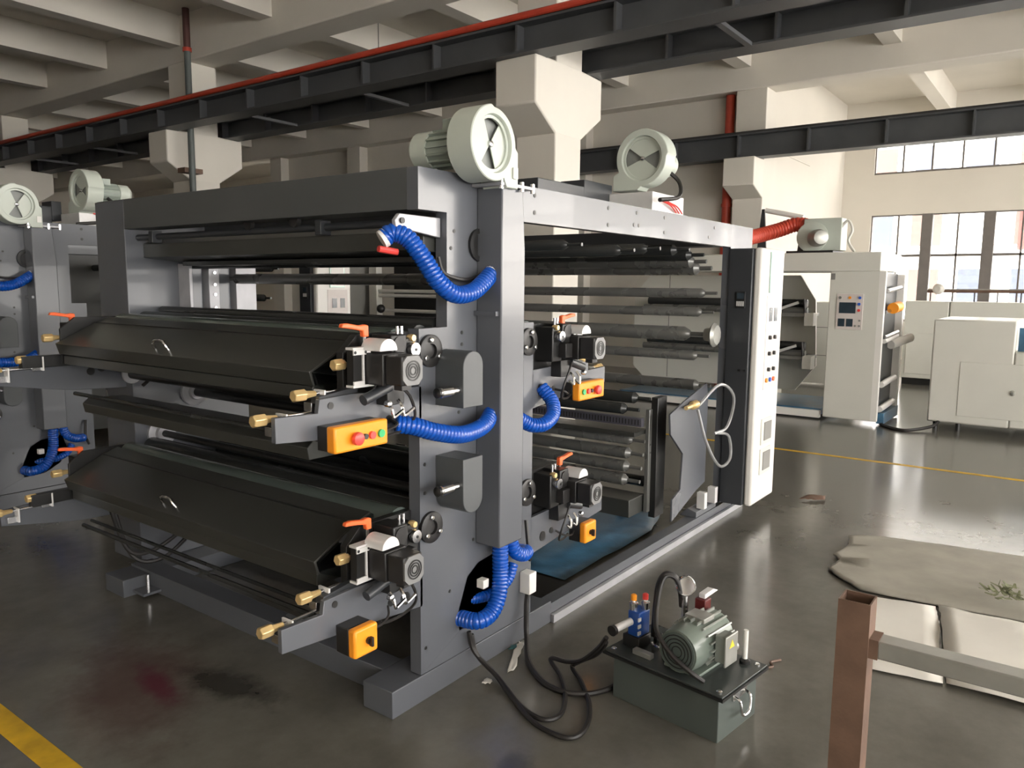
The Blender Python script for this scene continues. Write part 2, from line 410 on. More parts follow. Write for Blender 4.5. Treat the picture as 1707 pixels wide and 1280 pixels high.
window('window_1', yr, yl, 4.54, 5.24, [yl-.635*k for k in range(1, 20)], [])
pl = [3.22-1.29*k for k in range(0, 10) if 3.22-1.29*k > yr+.2]
window('window_2', yr, yl, .95, 3.55, [3.86-1.29*k for k in range(0, 9)], [2.56], pl)

# ------------------------------------------------------------------ world outside the windows
struct(MB().box(34, 60, -60, 60, -.25, -.02).build('ground_outside', ground_m))
fb = empty('apartment_building', (38, 0, 0), 'pale overexposed building facade seen through the windows', 'building')
MB().box(38, 40, -40, 30, 0, 14).build('wall', facade, fb)
for i in range(14):
    y = 9-1.9*i
    for j, z in enumerate((1.0, 3.6, 6.2)):
        mm = (pinkish, bluef, facade, bluef, pinkish)[(i*2+j) % 5]
        MB().box(37.85, 38.0, y, y+1.15, z, z+1.6).build('window', mm, fb)
MB().box(37.7, 38.0, .2, 2.4, 3.3, 5.2).build('banner', redf, fb)
for z in (.6, 3.2, 5.8): MB().box(37.4, 38.0, -30, 25, z, z+.14).build('ledge', facade, fb)

# ================================================================== PRINTING PRESS
XM = 2.66      # mirror plane of the print tower
def blower(root, T, c, ax, up, r, dep, out_dir, motor_len, name='blower_housing', motor_r=.072):
    """centrifugal blower: face centre c, ax points out of the intake face, up = in-plane reference"""
    c = V(c); ax = V(ax).normalized(); od = V(out_dir).normalized(); side = ax.cross(od).normalized()
    s0, s1, e = .60*r, 1.14*r, 1.16*r
    def outer(a):
        ca, sa = math.cos(a), math.sin(a)
        d = r*(1+.07*(((a+PI/2) % (2*PI))/(2*PI)))
        if sa > -.02 and ca > 0:
            t = min(s1/max(ca, 1e-6), e/max(sa, 1e-6))
            if t*ca >= s0-1e-6: d = max(d, t) if sa > .0 else d
        return d
    angs = sorted([2*PI*i/56 for i in range(56)] + [math.atan2(e, s1), math.atan2(e, s0), math.atan2(e, s0)+.012])
    def P(a, d, t): return c - ax*t + (side*math.cos(a)+od*math.sin(a))*d
    mb = MB(T)
    mb.ring_loft([[P(a, r*.785, .03) for a in angs], [P(a, r*.80, .004) for a in angs], [P(a, r*.815, 0) for a in angs], [P(a, outer(a)-.004, 0) for a in angs], [P(a, outer(a), .004) for a in angs], [P(a, outer(a), dep) for a in angs]], cap=False)
    mb.f([mb.v(P(a, outer(a), dep)) for a in angs][::-1])
    h = mb.build(name, fan_m, root, ang=32)
    # recessed damper: two solid sectors, impeller behind
    MB(T).lathe(c-ax*.05, ax, [(0, r*.80), (.004, r*.80)], 28).build('impeller_disc', fan_dk, h)
    dp = MB(T)
    for a0, a1 in ((PI*.62, PI*1.30), (PI*1.62, PI*2.30)): dp.sector(c-ax*.030, ax, side, r*.77, a0, a1, .004, 12)
    dp.build('damper_plate', fan_m, h)
    MB(T).annulus(c-ax*.026, ax, r*.70, r*.79, .010, 36).build('intake_ring', fan_m, h)
    MB(T).lathe(c-ax*.028, ax, [(0, .016), (.012, .013), (.016, .006)], 12).build('hub_bolt', steel, h)
    # motor with cooling fins
    m0 = c-ax*dep; L = motor_len
    mt = MB(T).lathe(m0, -ax, [(0, motor_r), (L*.62, motor_r)], 24).build('motor', motor_gr, h)
    fn = MB(T); u = ax.orthogonal().normalized(); w2 = ax.cross(u)
    for k in range(16):
        a = 2*PI*k/16; d = u*math.cos(a)+w2*math.sin(a); t = ax.cross(d)
        q = [m0+d*motor_r*.97+t*.003, m0+d*motor_r*1.16+t*.003, m0+d*motor_r*1.16-t*.003, m0+d*motor_r*.97-t*.003]
        fn.ring_loft([[p-ax*.02 for p in q], [p-ax*(L*.6) for p in q]])
    fn.build('cooling_fins', motor_gr, h)
    MB(T).lathe(m0-ax*L*.62, -ax, [(0, motor_r*1.12), (L*.28, motor_r*1.12), (L*.36, motor_r*.8), (L*.37, .01)], 24).build('fan_cowl', fan_m, h)
    jb = MB(T); z = Vector((0, 0, 1))
    b = m0-ax*L*.3+z*motor_r
    jb.box(b.x-.035, b.x+.035, b.y-.035, b.y+.035, b.z-.01, b.z+.045)
    jb.build('terminal_box', motor_gr, h, bev=.004)
    return h

def knob(root, T, x, y, z, rod=.20, bracket=True):
    """hexagonal brass hand knob on a threaded rod along X"""
    k = MB(T).lathe((x, y, z), (1, 0, 0), [(0, .019), (.006, .023), (.046, .023), (.052, .018), (.056, .0155), (.095, .0115), (.10, .007)], 6).build('brass_knob', brass, root, bev=.002)
    MB(T).cyl((x+.09, y, z), (x+.10+rod, y, z), .0065, n=10).build('threaded_rod', steel, k)
    if bracket:
        MB(T).box(x+.115, x+.123, y-.028, y+.03, z-.062, z+.012).build('rod_bracket', alu, k, bev=.001)
        MB(T).box(x+.07, x+.116, y-.012, y+.03, z-.062, z-.030).build('bracket_foot', steel, k, bev=.001)
    return k

def lever(root, T, x, y, z, d=1):
    L = [(-.118, .012), (-.112, .026), (-.09, .027), (-.03, .017), (-.004, .020), (.012, .016), (.013, -.026), (-.013, -.026), (-.016, -.004), (-.05, .003), (-.085, .008)]
    lv = MB(T).prism([(x+d*a, z+b) for a, b in L], 'y', y-.011, y+.011).build('clamp_lever', lever_o, root, bev=.004)
    MB(T).cyl((x, y, z-.06), (x, y, z-.02), .009, n=10).build('stud', steel, lv)
    return lv

def deck(root, dy, dz, side, second=False, switch=False):
    def T(p): return (p.x if side < 0 else 2*XM-p.x, p.y+dy, p.z+dz)
    y0 = 2.12
    arm = MB(T).prism([(1.565, 1.221), (1.565, 1.308), (1.745, 1.301), (1.752, 1.349), (1.90, 1.353), (2.27, 1.345), (2.27, 1.155), (1.98, 1.185)], 'y', y0, y0+.022).build('arm_plate', grey, root, bev=.002)
    for (hx, hz, r) in ((1.80, 1.322, .013), (2.085, 1.235, .017), (2.165, 1.225, .026)):
        MB(T).cyl((hx, y0-.003, hz), (hx, y0+.004, hz), r, n=16).build('bore', black, arm)
    # slide block and black mounting plate behind the arm
    MB(T).prism([(1.76, 1.33), (1.77, 1.355), (1.95, 1.375), (1.95, 1.33)], 'y', y0+.022, y0+.06).build('slide_block', dkgrey, root, bev=.002)
    MB(T).prism([(1.90, 1.31), (1.90, 1.50), (1.97, 1.565), (2.25, 1.565), (2.25, 1.31)], 'y', 2.165, 2.20).build('mounting_plate', black, root, bev=.002)
    for kx, kz in ((1.515, 1.297), (1.681, 1.363)): knob(root, T, kx, 2.175, kz)
    knob(root, T, 1.861, 2.175, 1.457, rod=.10, bracket=False)
    # white C bracket carrying the servo motor
    ya, yb = 2.085, 2.125
    br = MB(T).box(1.925, 1.933, ya, yb, 1.385, 1.52).box(1.878, 1.96, ya, yb, 1.515, 1.524).box(1.878, 1.96, ya-.004, ya+.003, 1.497, 1.516).box(1.878, 1.98, ya, yb, 1.378, 1.387).box(1.878, 1.93, ya-.004, ya+.003, 1.387, 1.402).build('motor_bracket', alu, root, bev=.001)
    MB(T).box(1.884, 1.924, ya+.006, yb, 1.388, 1.514).build('bracket_block', black, br)
    for hx in (1.885, 1.935): MB(T).cyl((hx, ya-.005, 1.5065), (hx, ya, 1.5065), .006, n=8).build('slot', black, br)
    hp = [(1.972+.044*math.cos(PI*i/14), 1.512+.044*math.sin(PI*i/14)) for i in range(15)]
    hm = MB(T).prism(hp, 'y', 2.0, 2.10).build('gear_guard', alu, root, bev=.002)
    # servo motor, axis along Y, cooling grille towards the aisle
    mo = MB(T).box(1.938, 2.052, 1.998, 2.15, 1.388, 1.503).build('gearbox', blackpl, root, bev=.004)
    mb = MB(T).box(1.946, 2.046, 1.912, 1.995, 1.393, 1.499).build('servo_motor', blackpl, root, bev=.006)
    oc = [(1.946, 1.415), (1.946, 1.478), (1.967, 1.499), (2.025, 1.499), (2.046, 1.478), (2.046, 1.415), (2.025, 1.393), (1.967, 1.393)]
    gp = MB(T).prism(oc, 'y', 1.905, 1.912).build('fan_grille', mat('grille_grey', (.20, .20, .20), .4), mb, bev=.001)
    for r0 in (.012, .022, .032): MB(T).annulus((1.996, 1.9035, 1.446), (0, -1, 0), r0, r0+.005, .0012, 22).build('grille_slot', black, mb)
    MB(T).box(1.97, 2.02, 1.935, 1.975, 1.372, 1.394).build('connector', blackpl, mb, bev=.002)
    # bearing blocks, adjusting wheels, bolts above the motor
    bl = MB(T).box(2.035, 2.115, 2.05, 2.16, 1.47, 1.565).build('bearing_block', black, root, bev=.006)
    MB(T).cyl((2.075, 2.045, 1.525), (2.075, 2.17, 1.525), .033, n=18).build('bearing', blackpl, bl)
    b2 = MB(T).box(2.10, 2.185, 2.062, 2.17, 1.38, 1.55).build('bearing_block', black, root, bev=.006)
    MB(T).box(2.07, 2.13, 2.02, 2.062, 1.40, 1.47).build('bearing_cap', blackpl, b2, bev=.003)
    wh = MB(T).lathe((2.145, 2.03, 1.505), (0, 1, 0), [(0, .010), (.001, .026), (.012, .029), (.03, .026)], 20).build('adjusting_wheel', steel, root)
    MB(T).cyl((2.145, 2.028, 1.505), (2.145, 2.034, 1.505), .006, n=8).build('wheel_bore', black, wh)
    MB(T).lathe((2.155, 2.05, 1.548), (0, 1, 0), [(0, .012), (.015, .015), (.03, .012)], 14).build('brass_bush', brass, root)
    for bx in (2.105, 2.13): MB(T).cyl((bx, 2.09, 1.555), (bx, 2.09, 1.593), .006, n=8).build('bolt', steel, root)
    lever(root, T, 1.985, 2.14, 1.582)
    # pneumatic cylinder and bent wire catches under the motor
    MB(T).cyl((1.90, 2.06, 1.335), (2.03, 2.06, 1.372), .020, n=14).build('air_cylinder', dkgrey, root)
    MB(T).lathe((1.975, 2.02, 1.318), (0, -1, 0), [(0, .012), (.02, .012), (.024, .006)], 12).build('air_fitting', steel, root)
    MB(T).box(2.02, 2.11, 2.06, 2.12, 1.30, 1.385).build('valve_block', black, root, bev=.003)
    for hx in (2.0, 2.055):
        MB(T).tube([(hx, 2.04, 1.322), (hx, 2.02, 1.300), (hx+.004, 2.015, 1.272), (hx+.014, 2.015, 1.266), (hx+.055, 2.01, 1.288)], .0065, n=6, seg=4).build('wire_catch', chrome, root)
    MB(T).tube([(2.06, 2.03, 1.372), (2.10, 2.02, 1.33), (2.135, 2.03, 1.25), (2.10, 2.06, 1.20), (2.02, 2.08, 1.185), (1.985, 2.08, 1.20)], .006, n=6).build('motor_cable', rubber, root)
    # control box on the arm
    if not switch:
        cb = MB(T).box(1.735, 1.988, 2.025, 2.07, 1.168, 1.262).build('control_box', orange, root, bev=.008)
        MB(T).box(1.738, 1.985, 2.07, 2.12, 1.171, 1.259).build('box_base', blackpl, cb, bev=.003)
        MB(T).lathe((1.826, 2.026, 1.213), (0, -1, 0), [(0, .012), (.012, .012), (.013, .024), (.026, .023), (.03, .017)], 18).build('emergency_button', red, cb)
        MB(T).cyl((1.872, 2.026, 1.213), (1.872, 2.014, 1.213), .010, n=12).build('selector', black, cb)
        MB(T).cyl((1.905, 2.026, 1.213), (1.905, 2.014, 1.213), .014, n=14).build('stop_button', red, cb)
        MB(T).cyl((1.950, 2.026, 1.213), (1.950, 2.016, 1.213), .015, n=14).build('start_button', green, cb)
        MB(T).tube([(1.985, 2.09, 1.215), (2.03, 2.07, 1.21), (2.07, 2.06, 1.225), (2.085, 2.11, 1.235)], .006, n=6).build('cable', rubber, cb)
    else:
        cb = MB(T).box(1.80, 1.915, 2.015, 2.055, 1.135, 1.245).build('control_box', orange, root, bev=.010)
        MB(T).box(1.803, 1.912, 2.055, 2.12, 1.138, 1.242).build('box_base', blackpl, cb, bev=.003)
        kn = MB(T).cyl((1.865, 2.016, 1.19), (1.865, 2.004, 1.19), .013, n=12).build('rotary_switch', black, cb)
        MB(T).box(1.860, 1.870, 1.988, 2.006, 1.172, 1.208).build('switch_handle', black, cb, bev=.002)
        MB(T).tube([(1.91, 2.09, 1.195), (1.97, 2.07, 1.19), (2.03, 2.08, 1.205), (2.06, 2.11, 1.23)], .005, n=6).build('cable', rubber, cb)
    # flange with three bolts on the side plate
    fl = MB(T).lathe((2.315, 2.122, 1.485), (0, -1, 0), [(0, .066), (.016, .066), (.018, .062), (.018, .03), (.006, .028)], 26).build('bearing_flange', blackpl, root)
    for a in (100, 215, 330):
        MB(T).lathe((2.315+.046*math.cos(math.radians(a)), 2.106, 1.485+.046*math.sin(math.radians(a))), (0, -1, 0), [(0, .011), (.012, .011), (.014, .008)], 10).build('bolt', chrome, fl)
    # ---- what spans the press: guard cover, trays and rollers
    cov = [(1.872, 1.368), (1.855, 1.425), (2.065, 1.528), (2.15, 1.556), (2.155, 1.548), (2.068, 1.519), (1.868, 1.420), (1.882, 1.372)]
    cv = MB(T).prism(cov, 'y', 2.30, 4.36).build('guard_cover', hood_m, root, bev=.002)
    MB(T).prism([(1.885, 1.372), (1.868, 1.420), (2.068, 1.519), (2.155, 1.548), (2.16, 1.40), (1.98, 1.33)], 'y', 2.285, 2.30).build('end_window', perspex, cv)
    MB(T).prism([(1.885, 1.372), (1.868, 1.420), (2.068, 1.519), (2.155, 1.548), (2.16, 1.40), (1.98, 1.33)], 'y', 4.36, 4.372).build('end_plate', hood_m, cv)
    MB(T).tube([(1.905, 3.33, 1.437), (1.885, 3.34, 1.470), (1.885, 3.36, 1.484), (1.885, 3.42, 1.484), (1.885, 3.44, 1.470), (1.905, 3.45, 1.437)], .007, n=8, seg=4).build('cover_handle', chrome, cv)
    MB(T).box(2.062, 2.072, 2.31, 4.35, 1.524, 1.532).build('hinge_strip', black, cv)
    MB(T).prism([(1.885, 1.315), (1.885, 1.362), (1.895, 1.368), (2.20, 1.36), (2.20, 1.315)], 'y', 2.32, 4.34).build('ink_tray', hood_m, root, bev=.003)
    if not switch: MB(T).prism([(1.975, 1.045), (1.965, 1.095), (2.0, 1.125), (2.20, 1.115), (2.20, 1.045)], 'y', 2.46, 4.34).build('lower_tray', hood_m, root, bev=.003)
    MB(T).cyl((1.94, 2.24, 1.150), (1.94, 4.36, 1.150), .011, n=10).build('tie_bar', rolldk, root)
    if switch: MB(T).cyl((1.985, 2.24, 1.165), (1.985, 4.36, 1.165), .009, n=10).build('tie_bar', rolldk, root)
    MB(T).cyl((2.215, 2.20, 1.515), (2.215, 4.34, 1.515), .062, n=28).build('anilox_roller', anilox, root)
    MB(T).cyl((2.345, 2.20, 1.530), (2.345, 4.34, 1.530), .055, n=28).build('plate_cylinder', rolldk, root)
    MB(T).cyl((2.47, 2.20, 1.42), (2.47, 4.34, 1.42), .10, n=32).build('impression_drum', rolldk, root)
    MB(T).cyl((2.23, 2.20, 1.235), (2.23, 4.34, 1.235), .028, n=16).build('shaft', black, root)
    MB(T).lathe((2.23, 4.32, 1.235), (0, -1, 0), [(0, .055), (.015, .055), (.018, .035)], 20).build('bearing_housing', grey_lt, root)
    # far-side arm with its own knobs and lever
    if side < 0:
        MB(T).prism([(1.565, 1.221), (1.565, 1.30), (1.745, 1.31), (2.27, 1.355), (2.27, 1.145), (1.95, 1.16)], 'y', 4.43, 4.455).build('arm_plate', grey, root, bev=.002)
        MB(T).box(1.70, 2.2, 4.385, 4.43, 1.30, 1.362).build('slide_block', black, root, bev=.003)
        MB(T).prism([(1.89, 1.31), (1.89, 1.50), (1.97, 1.56), (2.25, 1.56), (2.25, 1.31)], 'y', 4.375, 4.39).build('mounting_plate', black, root, bev=.002)
        for kx, kz in ((1.515, 1.297), (1.681, 1.345)): knob(root, T, kx, 4.41, kz)
        knob(root, T, 1.815, 4.41, 1.452, rod=.10, bracket=False)
        lever(root, T, 1.975, 4.42, 1.56)
        for (hx, hz) in ((2.12, 1.27), (2.06, 1.255)): MB(T).cyl((hx, 4.427, hz), (hx, 4.431, hz), .022, n=16).build('bore', black, root)
        MB(T).box(1.93, 2.05, 4.40, 4.47, 1.47, 1.53).build('bearing_block', black, root, bev=.004)

def hose_part(root, T, pts, r=.036, collars=(True, False)):
    h = MB(T).hose(pts, r).build('blue_hose', blue, root, ang=24)
    P = [V(p) for p in pts]
    if collars[0]: MB(T).cyl(P[0]-(P[1]-P[0]).normalized()*.012, P[0]+(P[1]-P[0]).normalized()*.012, r*.96, n=16).build('hose_collar', white_hose, h)
    if collars[1]: MB(T).cyl(P[-1]+(P[-1]-P[-2]).normalized()*.012, P[-1]-(P[-1]-P[-2]).normalized()*.012, r*.96, n=16).build('hose_collar', white_hose, h)
    return h

def press(dy, label, second=False):
    root = empty('printing_press', (2.7, 3.2+dy, 0), label, 'printing press')
    T = lambda p: (p.x, p.y+dy, p.z)
    Y0, Y1 = 2.12, 2.18
    XE = 6.02 if not second else 5.7
    # ---- near side frame
    plate = [(2.256, .12), (2.256, 1.575), (2.425, 1.577), (2.425, 2.042), (2.257, 2.042), (2.257, 2.205),
             (XE, 2.205), (XE, .12), (XE-.45, .12), (XE-.45, 2.042), (2.94, 2.042), (2.94, 1.577), (3.055, 1.575), (3.055, .12)]
    hole = [(2.505, .225), (2.49, .30), (2.56, .46), (2.64, .505), (2.80, .52), (2.835, .42), (2.78, .30), (2.66, .235)]
    poly = plate[:1] + plate[1:] + [plate[0]] + [hole[0]] + hole[1:][::1] + [hole[0]]
    A = plate; mbp = MB(T)
    # plate with an opening: keyhole polygon
    key = [plate[0]] + [(hole[0][0]+.0, hole[0][1])] + hole[:0:-1] + [(hole[0][0]+.0004, hole[0][1]-.0006), (plate[0][0]+.0008, plate[0][1])] + plate[:0:-1]
    mbp.prism(key, 'y', Y0, Y1)
    sp = mbp.build('side_plate', grey, root, ang=30)
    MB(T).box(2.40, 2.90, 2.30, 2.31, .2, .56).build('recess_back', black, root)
    for (bx, bz) in ((2.47, 1.97), (2.45, 1.9), (2.52, 1.55), (2.52, 1.50), (2.53, 1.13), (2.54, 1.09), (2.285, 1.02), (2.285, .90), (2.285, .23), (2.44, .43), (2.50, 1.21), (2.64, .66), (2.60, .62)):
        MB(T).cyl((bx, Y0-.002, bz), (bx, Y0+.01, bz), .008, n=8).build('bolt_hole', black, sp)
    for (bx, bz) in ((3.05, 2.17), (3.05, 2.09), (3.75, 2.17), (3.75, 2.08), (4.08, 2.17), (4.05, 2.10), (4.11, 2.10), (4.45, 2.17), (4.45, 2.08), (5.25, 2.16), (5.15, 2.09)):
        if bx < XE-.2: MB(T).cyl((bx, Y0-.002, bz), (bx, Y0+.01, bz), .011, n=10).build('bolt_hole', black, sp)
    MB(T).box(2.086, 3.245, Y0-.001, 2.29, 0, .116).build('skid', grey, root, bev=.003)
    rl = MB(T).prism([(2.125, .045), (2.125, .098), (2.205, .098), (2.205, .0), (2.135, .0), (2.135, .045)], 'x', 3.245, XE).build('base_rail', grey, root)
    MB(T).box(3.245, XE, 2.10, 2.124, .0, .042).build('rail_lip', grey_lt, rl)
    # ---- far side frame (gear box side)
    far = [(2.256, .10), (2.256, 2.205), (XE, 2.205), (XE, .10), (XE-.5, .10), (XE-.5, 2.04), (3.02, 2.04), (3.02, .10)]
    fs = MB(T).prism(far, 'y', 4.36, 4.68).build('far_side_frame', grey, root, bev=.004)
    # machined pedestals on its inner face
    MB(T).box(2.40, 3.10, 4.20, 4.36, 1.535, 1.565).build('pedestal_rail', grey_lt, fs, bev=.003)
    for (a, b, m_) in ((2.565, 2.585, grey_lt), (2.585, 2.67, grey), (2.69, 2.76, grey_lt), (2.77, 2.86, grey), (2.875, 3.02, grey_lt)):
        MB(T).box(a, b, 4.24 if m_ is grey_lt else 4.28, 4.36, 1.565, 1.86).build('pedestal_post', m_, fs, bev=.003)
    for bz in (1.60, 1.68, 1.74, 1.81): MB(T).lathe((2.725, 4.24, bz), (0, -1, 0), [(0, .010), (.01, .009)], 10).build('bolt', chrome, fs)
    MB(T).lathe((2.70, 4.24, 1.885), (0, -1, 0), [(0, .05), (.02, .048), (.03, .02)], 18).build('bearing', grey_lt, fs)
    for (hx, hz, r) in ((2.50, .96, .07), (2.62, .92, .055), (2.50, 1.2, .06), (2.62, 1.17, .075), (2.42, 1.22, .04)):
        MB(T).lathe((hx, 4.362, hz), (0, -1, 0), [(0, r), (.03, r*.95), (.04, r*.6), (.05, r*.55)], 22).build('gear_housing', grey_lt, fs)
    MB(T).box(2.05, 3.2, 4.18, 4.38, 0, .10).build('skid', grey, root, bev=.003)
    ft = MB(T).box(2.10, 2.22, 4.06, 4.18, .02, .035).build('levelling_foot', grey, root, bev=.002)
    MB(T).cyl((2.16, 4.12, .035), (2.16, 4.12, .12), .012, n=8).build('foot_bolt', steel, ft)
    # ---- cross members
    MB(T).box(2.258, 2.40, 2.18, 4.66, 2.043, 2.207).build('top_beam', dkgrey if False else mat('beam_grey', (.075, .079, .080), .42, var=.06, scale=3), root, bev=.003)
    MB(T).box(2.20, 2.32, 2.29, 4.38, 0, .115).build('base_beam', grey, root, bev=.003)
    MB(T).box(2.9, 3.0, 2.18, 4.36, .02, .115).build('base_beam', grey, root, bev=.003)
    MB(T).box(2.75, 2.90, 2.18, 4.36, 2.06, 2.19).build('top_beam', dkgrey, root, bev=.003)
    MB(T).box(XE-.3, XE-.1, 2.18, 4.36, 2.06, 2.19).build('top_beam', dkgrey, root, bev=.003)
    # dryer hood under the front beam with its tie rod
    hd = MB(T).prism([(2.36, 1.89), (2.36, 1.965), (2.42, 2.0), (2.74, 2.0), (2.74, 1.89), (2.62, 1.865)], 'y', 2.19, 4.36).build('dryer_hood', hood_m, root, bev=.003)
    MB(T).prism([(2.50, 1.845), (2.50, 1.872), (2.72, 1.872), (2.72, 1.845)], 'y', 2.19, 4.2).build('hood_nozzle', rolldk, hd, bev=.004)
    MB(T).cyl((2.335, 2.22, 2.0), (2.335, 4.36, 2.0), .017, n=12).build('tie_rod', dkgrey, root)
    for yy in (2.75, 4.15):
        MB(T).box(2.30, 2.36, yy, yy+.04, 1.965, 2.03).build('rod_clamp', dkgrey, root, bev=.003)
    for yy in (2.95, 3.3): MB(T).lathe((2.33, yy, 2.035), (-1, 0, 0), [(0, .032), (.02, .03), (.022, .012)], 18).build('cable_gland', blackpl, root)
    lg = MB(T).prism([(2.16, 1.995), (2.185, 2.022), (2.42, 2.02), (2.42, 1.94), (2.20, 1.965), (2.165, 1.97)], 'y', 2.15, 2.17).build('hood_lug', grey_lt, root, bev=.003)
    MB(T).lathe((2.195, 2.15, 1.995), (0, -1, 0), [(0, .012), (.008, .012)], 10).build('bolt', black, lg)
    # front idler roller in the window above the upper deck
    rl_ = MB(T).lathe((2.87, 2.2, 1.775), (0, 1, 0), [(0, .03), (2.02, .03), (2.03, .024), (2.04, .012), (2.14, .012)], 22).build('idler_roller', roll_m, root)
    MB(T).cyl((2.62, 2.2, 1.86), (2.62, 4.34, 1.86), .03, n=20).build('idler_roller', rolldk, root)
    MB(T).cyl((2.45, 2.2, 1.585), (2.45, 4.34, 1.585), .028, n=20).build('idler_roller', rolldk, root)
    for (x, z, r) in ((2.41, .865, .02), (2.63, 1.09, .028)):
        MB(T).cyl((x, 2.2, z), (x, 4.34, z), r, n=14).build('drive_shaft', black, root)
        MB(T).lathe((x, 4.36, z), (0, -1, 0), [(0, .085), (.02, .085), (.03, .05), (.05, .045)], 24).build('bearing_housing', grey_lt, root)
    for pts in ([(2.30, 4.33, 1.16), (2.36, 4.25, 1.24), (2.46, 4.22, 1.25), (2.60, 4.28, 1.22)], [(2.10, 4.40, .50), (2.14, 4.30, .24), (2.25, 4.25, .20), (2.45, 4.22, .30), (2.62, 4.28, .42)], [(2.12, 4.40, .48), (2.18, 4.32, .18), (2.32, 4.25, .14), (2.52, 4.24, .26)], [(2.28, 4.33, .62), (2.36, 4.2, .50), (2.5, 4.15, .46), (2.6, 4.3, .52)]):
        MB(T).tube(pts, .011, n=6).build('cable', rubber, root)
    # ---- tall air duct and blower on the aisle side
    dc = MB(T).prism([(2.675, 2.12), (2.675, 2.16), (2.62, 2.16), (2.62, 1.9), (2.615, .6), (2.79, .6), (2.79, 1.9), (2.77, 2.16), (2.60, 2.16)][2:8], 'y', 1.985, 2.12).build('air_duct', grey, root, bev=.006)
    MB(T).box(2.60, 2.80, 2.0, 2.122, 1.62, 1.64).build('duct_seam', grey, dc)
    MB(T).box(2.585, 2.83, 1.965, 2.12, 2.158, 2.172).build('duct_flange', grey_lt, dc, bev=.002)
    for (bx, by) in ((2.60, 1.975), (2.74, 1.972), (2.82, 1.972)):
        MB(T).lathe((bx, by, 2.145), (0, 0, 1), [(0, .010), (.04, .010), (.042, .006)], 10).build('bolt', chrome, dc)
    bw = blower(root, T, (2.535, 1.96, 2.315), (0, -1, 0), (0, 0, 1), .142, .125, (0, 0, -1), .30)
    MB(T).box(2.655, 2.685, 1.952, 1.958, 2.19, 2.235).build('data_sticker', white, bw)
    # ---- rounded gear covers with rotary unions
    def dcover(z0, z1, rounded_top):
        xa, xb = 2.352, 2.478; r = (xb-xa)/2; xc = (xa+xb)/2; pts = []
        if rounded_top: pts = [(xa, z0), (xb, z0)] + [(xc+r*math.cos(PI*i/12), z1-r+r*math.sin(PI*i/12)) for i in range(13)]
        else: pts = [(xb, z1), (xa, z1)] + [(xc-r*math.cos(PI*i/12), z0+r-r*math.sin(PI*i/12)) for i in range(13)]
        g = MB(T).prism(pts, 'y', 1.97, 2.12).build('gear_cover', mat('cover_grey', (.072, .078, .082), .38, var=.05), root, bev=.003)
        return g
    for (z0, z1, rt, uz) in ((1.258, 1.487, True, 1.331), (.815, 1.048, False, .938)):
        g = dcover(z0, z1, rt)
        un = MB(T).lathe((2.222, 1.998, uz), (1, 0, 0), [(0, .012), (.004, .019), (.02, .019), (.022, .022), (.085, .022), (.09, .016), (.13, .016)], 16).build('rotary_union', steel, g)
        MB(T).lathe((2.219, 1.998, uz), (1, 0, 0), [(0, .008), (.006, .02), (.018, .02)], 16).build('union_cap', black, g)
    # ---- decks
    deck(root, dy, 0, -1, second); deck(root, dy, -.735, -1, second, switch=True)
    if not second:
        deck(root, dy, 0, 1); deck(root, dy, -.735, 1, switch=True)
    # ---- blue air hoses
    h1 = hose_part(root, T, [(2.149, 2.200, 1.926), (2.178, 2.180, 1.948), (2.219, 2.140, 1.926), (2.261, 2.100, 1.853), (2.314, 2.070, 1.765), (2.393, 2.050, 1.713), (2.503, 2.040, 1.726), (2.636, 2.050, 1.799)], .038, (True, True))
    MB(T).cyl((2.12, 2.20, 1.885), (2.20, 2.18, 1.875), .013, n=10).build('red_valve', red, h1)
    hose_part(root, T, [(2.093, 2.090, 1.220), (2.151, 2.050, 1.207), (2.238, 2.020, 1.175), (2.379, 2.000, 1.146), (2.541, 2.020, 1.155), (2.642, 2.050, 1.196)], .037, (False, True))
    hose_part(root, T, [(2.80, 2.06, 1.17), (2.872, 2.040, 1.126), (2.918, 2.020, 1.105), (2.985, 2.000, 1.106), (3.084, 2.020, 1.137), (3.132, 2.060, 1.192), (3.120, 2.120, 1.26)], .035, (True, False))
    hose_part(root, T, [(2.709, 2.050, .602), (2.703, 2.045, .52), (2.697, 2.040, .455), (2.663, 2.020, .375), (2.602, 2.015, .305), (2.529, 2.04, .284), (2.511, 2.16, .280)], .038, (True, False))
    hose_part(root, T, [(2.775, 2.045, .602), (2.80, 2.035, .53), (2.86, 2.03, .495), (2.93, 2.06, .485), (2.95, 2.13, .47)], .034, (True, False))
    hose_part(root, T, [(2.86, 2.085, .44), (2.81, 2.085, .37), (2.70, 2.10, .335), (2.56, 2.16, .335)], .026, (False, False))
    MB(T).tube([(2.35, 2.10, 1.86), (2.37, 2.09, 1.80), (2.45, 2.08, 1.775), (2.55, 2.09, 1.775), (2.63, 2.10, 1.80)], .008, n=6).build('cable', rubber, root)
    MB(T).lathe((2.63, 2.118, 1.92), (0, -1, 0), [(0, .07), (.012, .07), (.014, .05), (.003, .045)], 20).build('porthole', black, root)
    MB(T).tube([(2.98, 2.10, .62), (2.96, 2.07, .5), (2.99, 2.08, .42)], .010, n=6).build('cable', rubber, root)
    MB(T).box(2.96, 3.02, 2.06, 2.12, .255, .36).build('junction_box', white, root, bev=.004)
    MB(T).box(2.60, 2.64, 2.06, 2.10, .40, .44).build('sensor', white, root, bev=.003)
    # ---- roof equipment: dryer box, duct and second blower
    f2x, f2y, f2z = (4.70, 2.42, 2.585) if not second else (3.15, 2.35, 2.50)
    rbx = f2x-.28 if not second else f2x
    MB(T).box(rbx-.62, rbx-.1, 2.62, 4.3, 2.207, 2.375).build('roof_dryer_box', dkgrey, root, bev=.004)
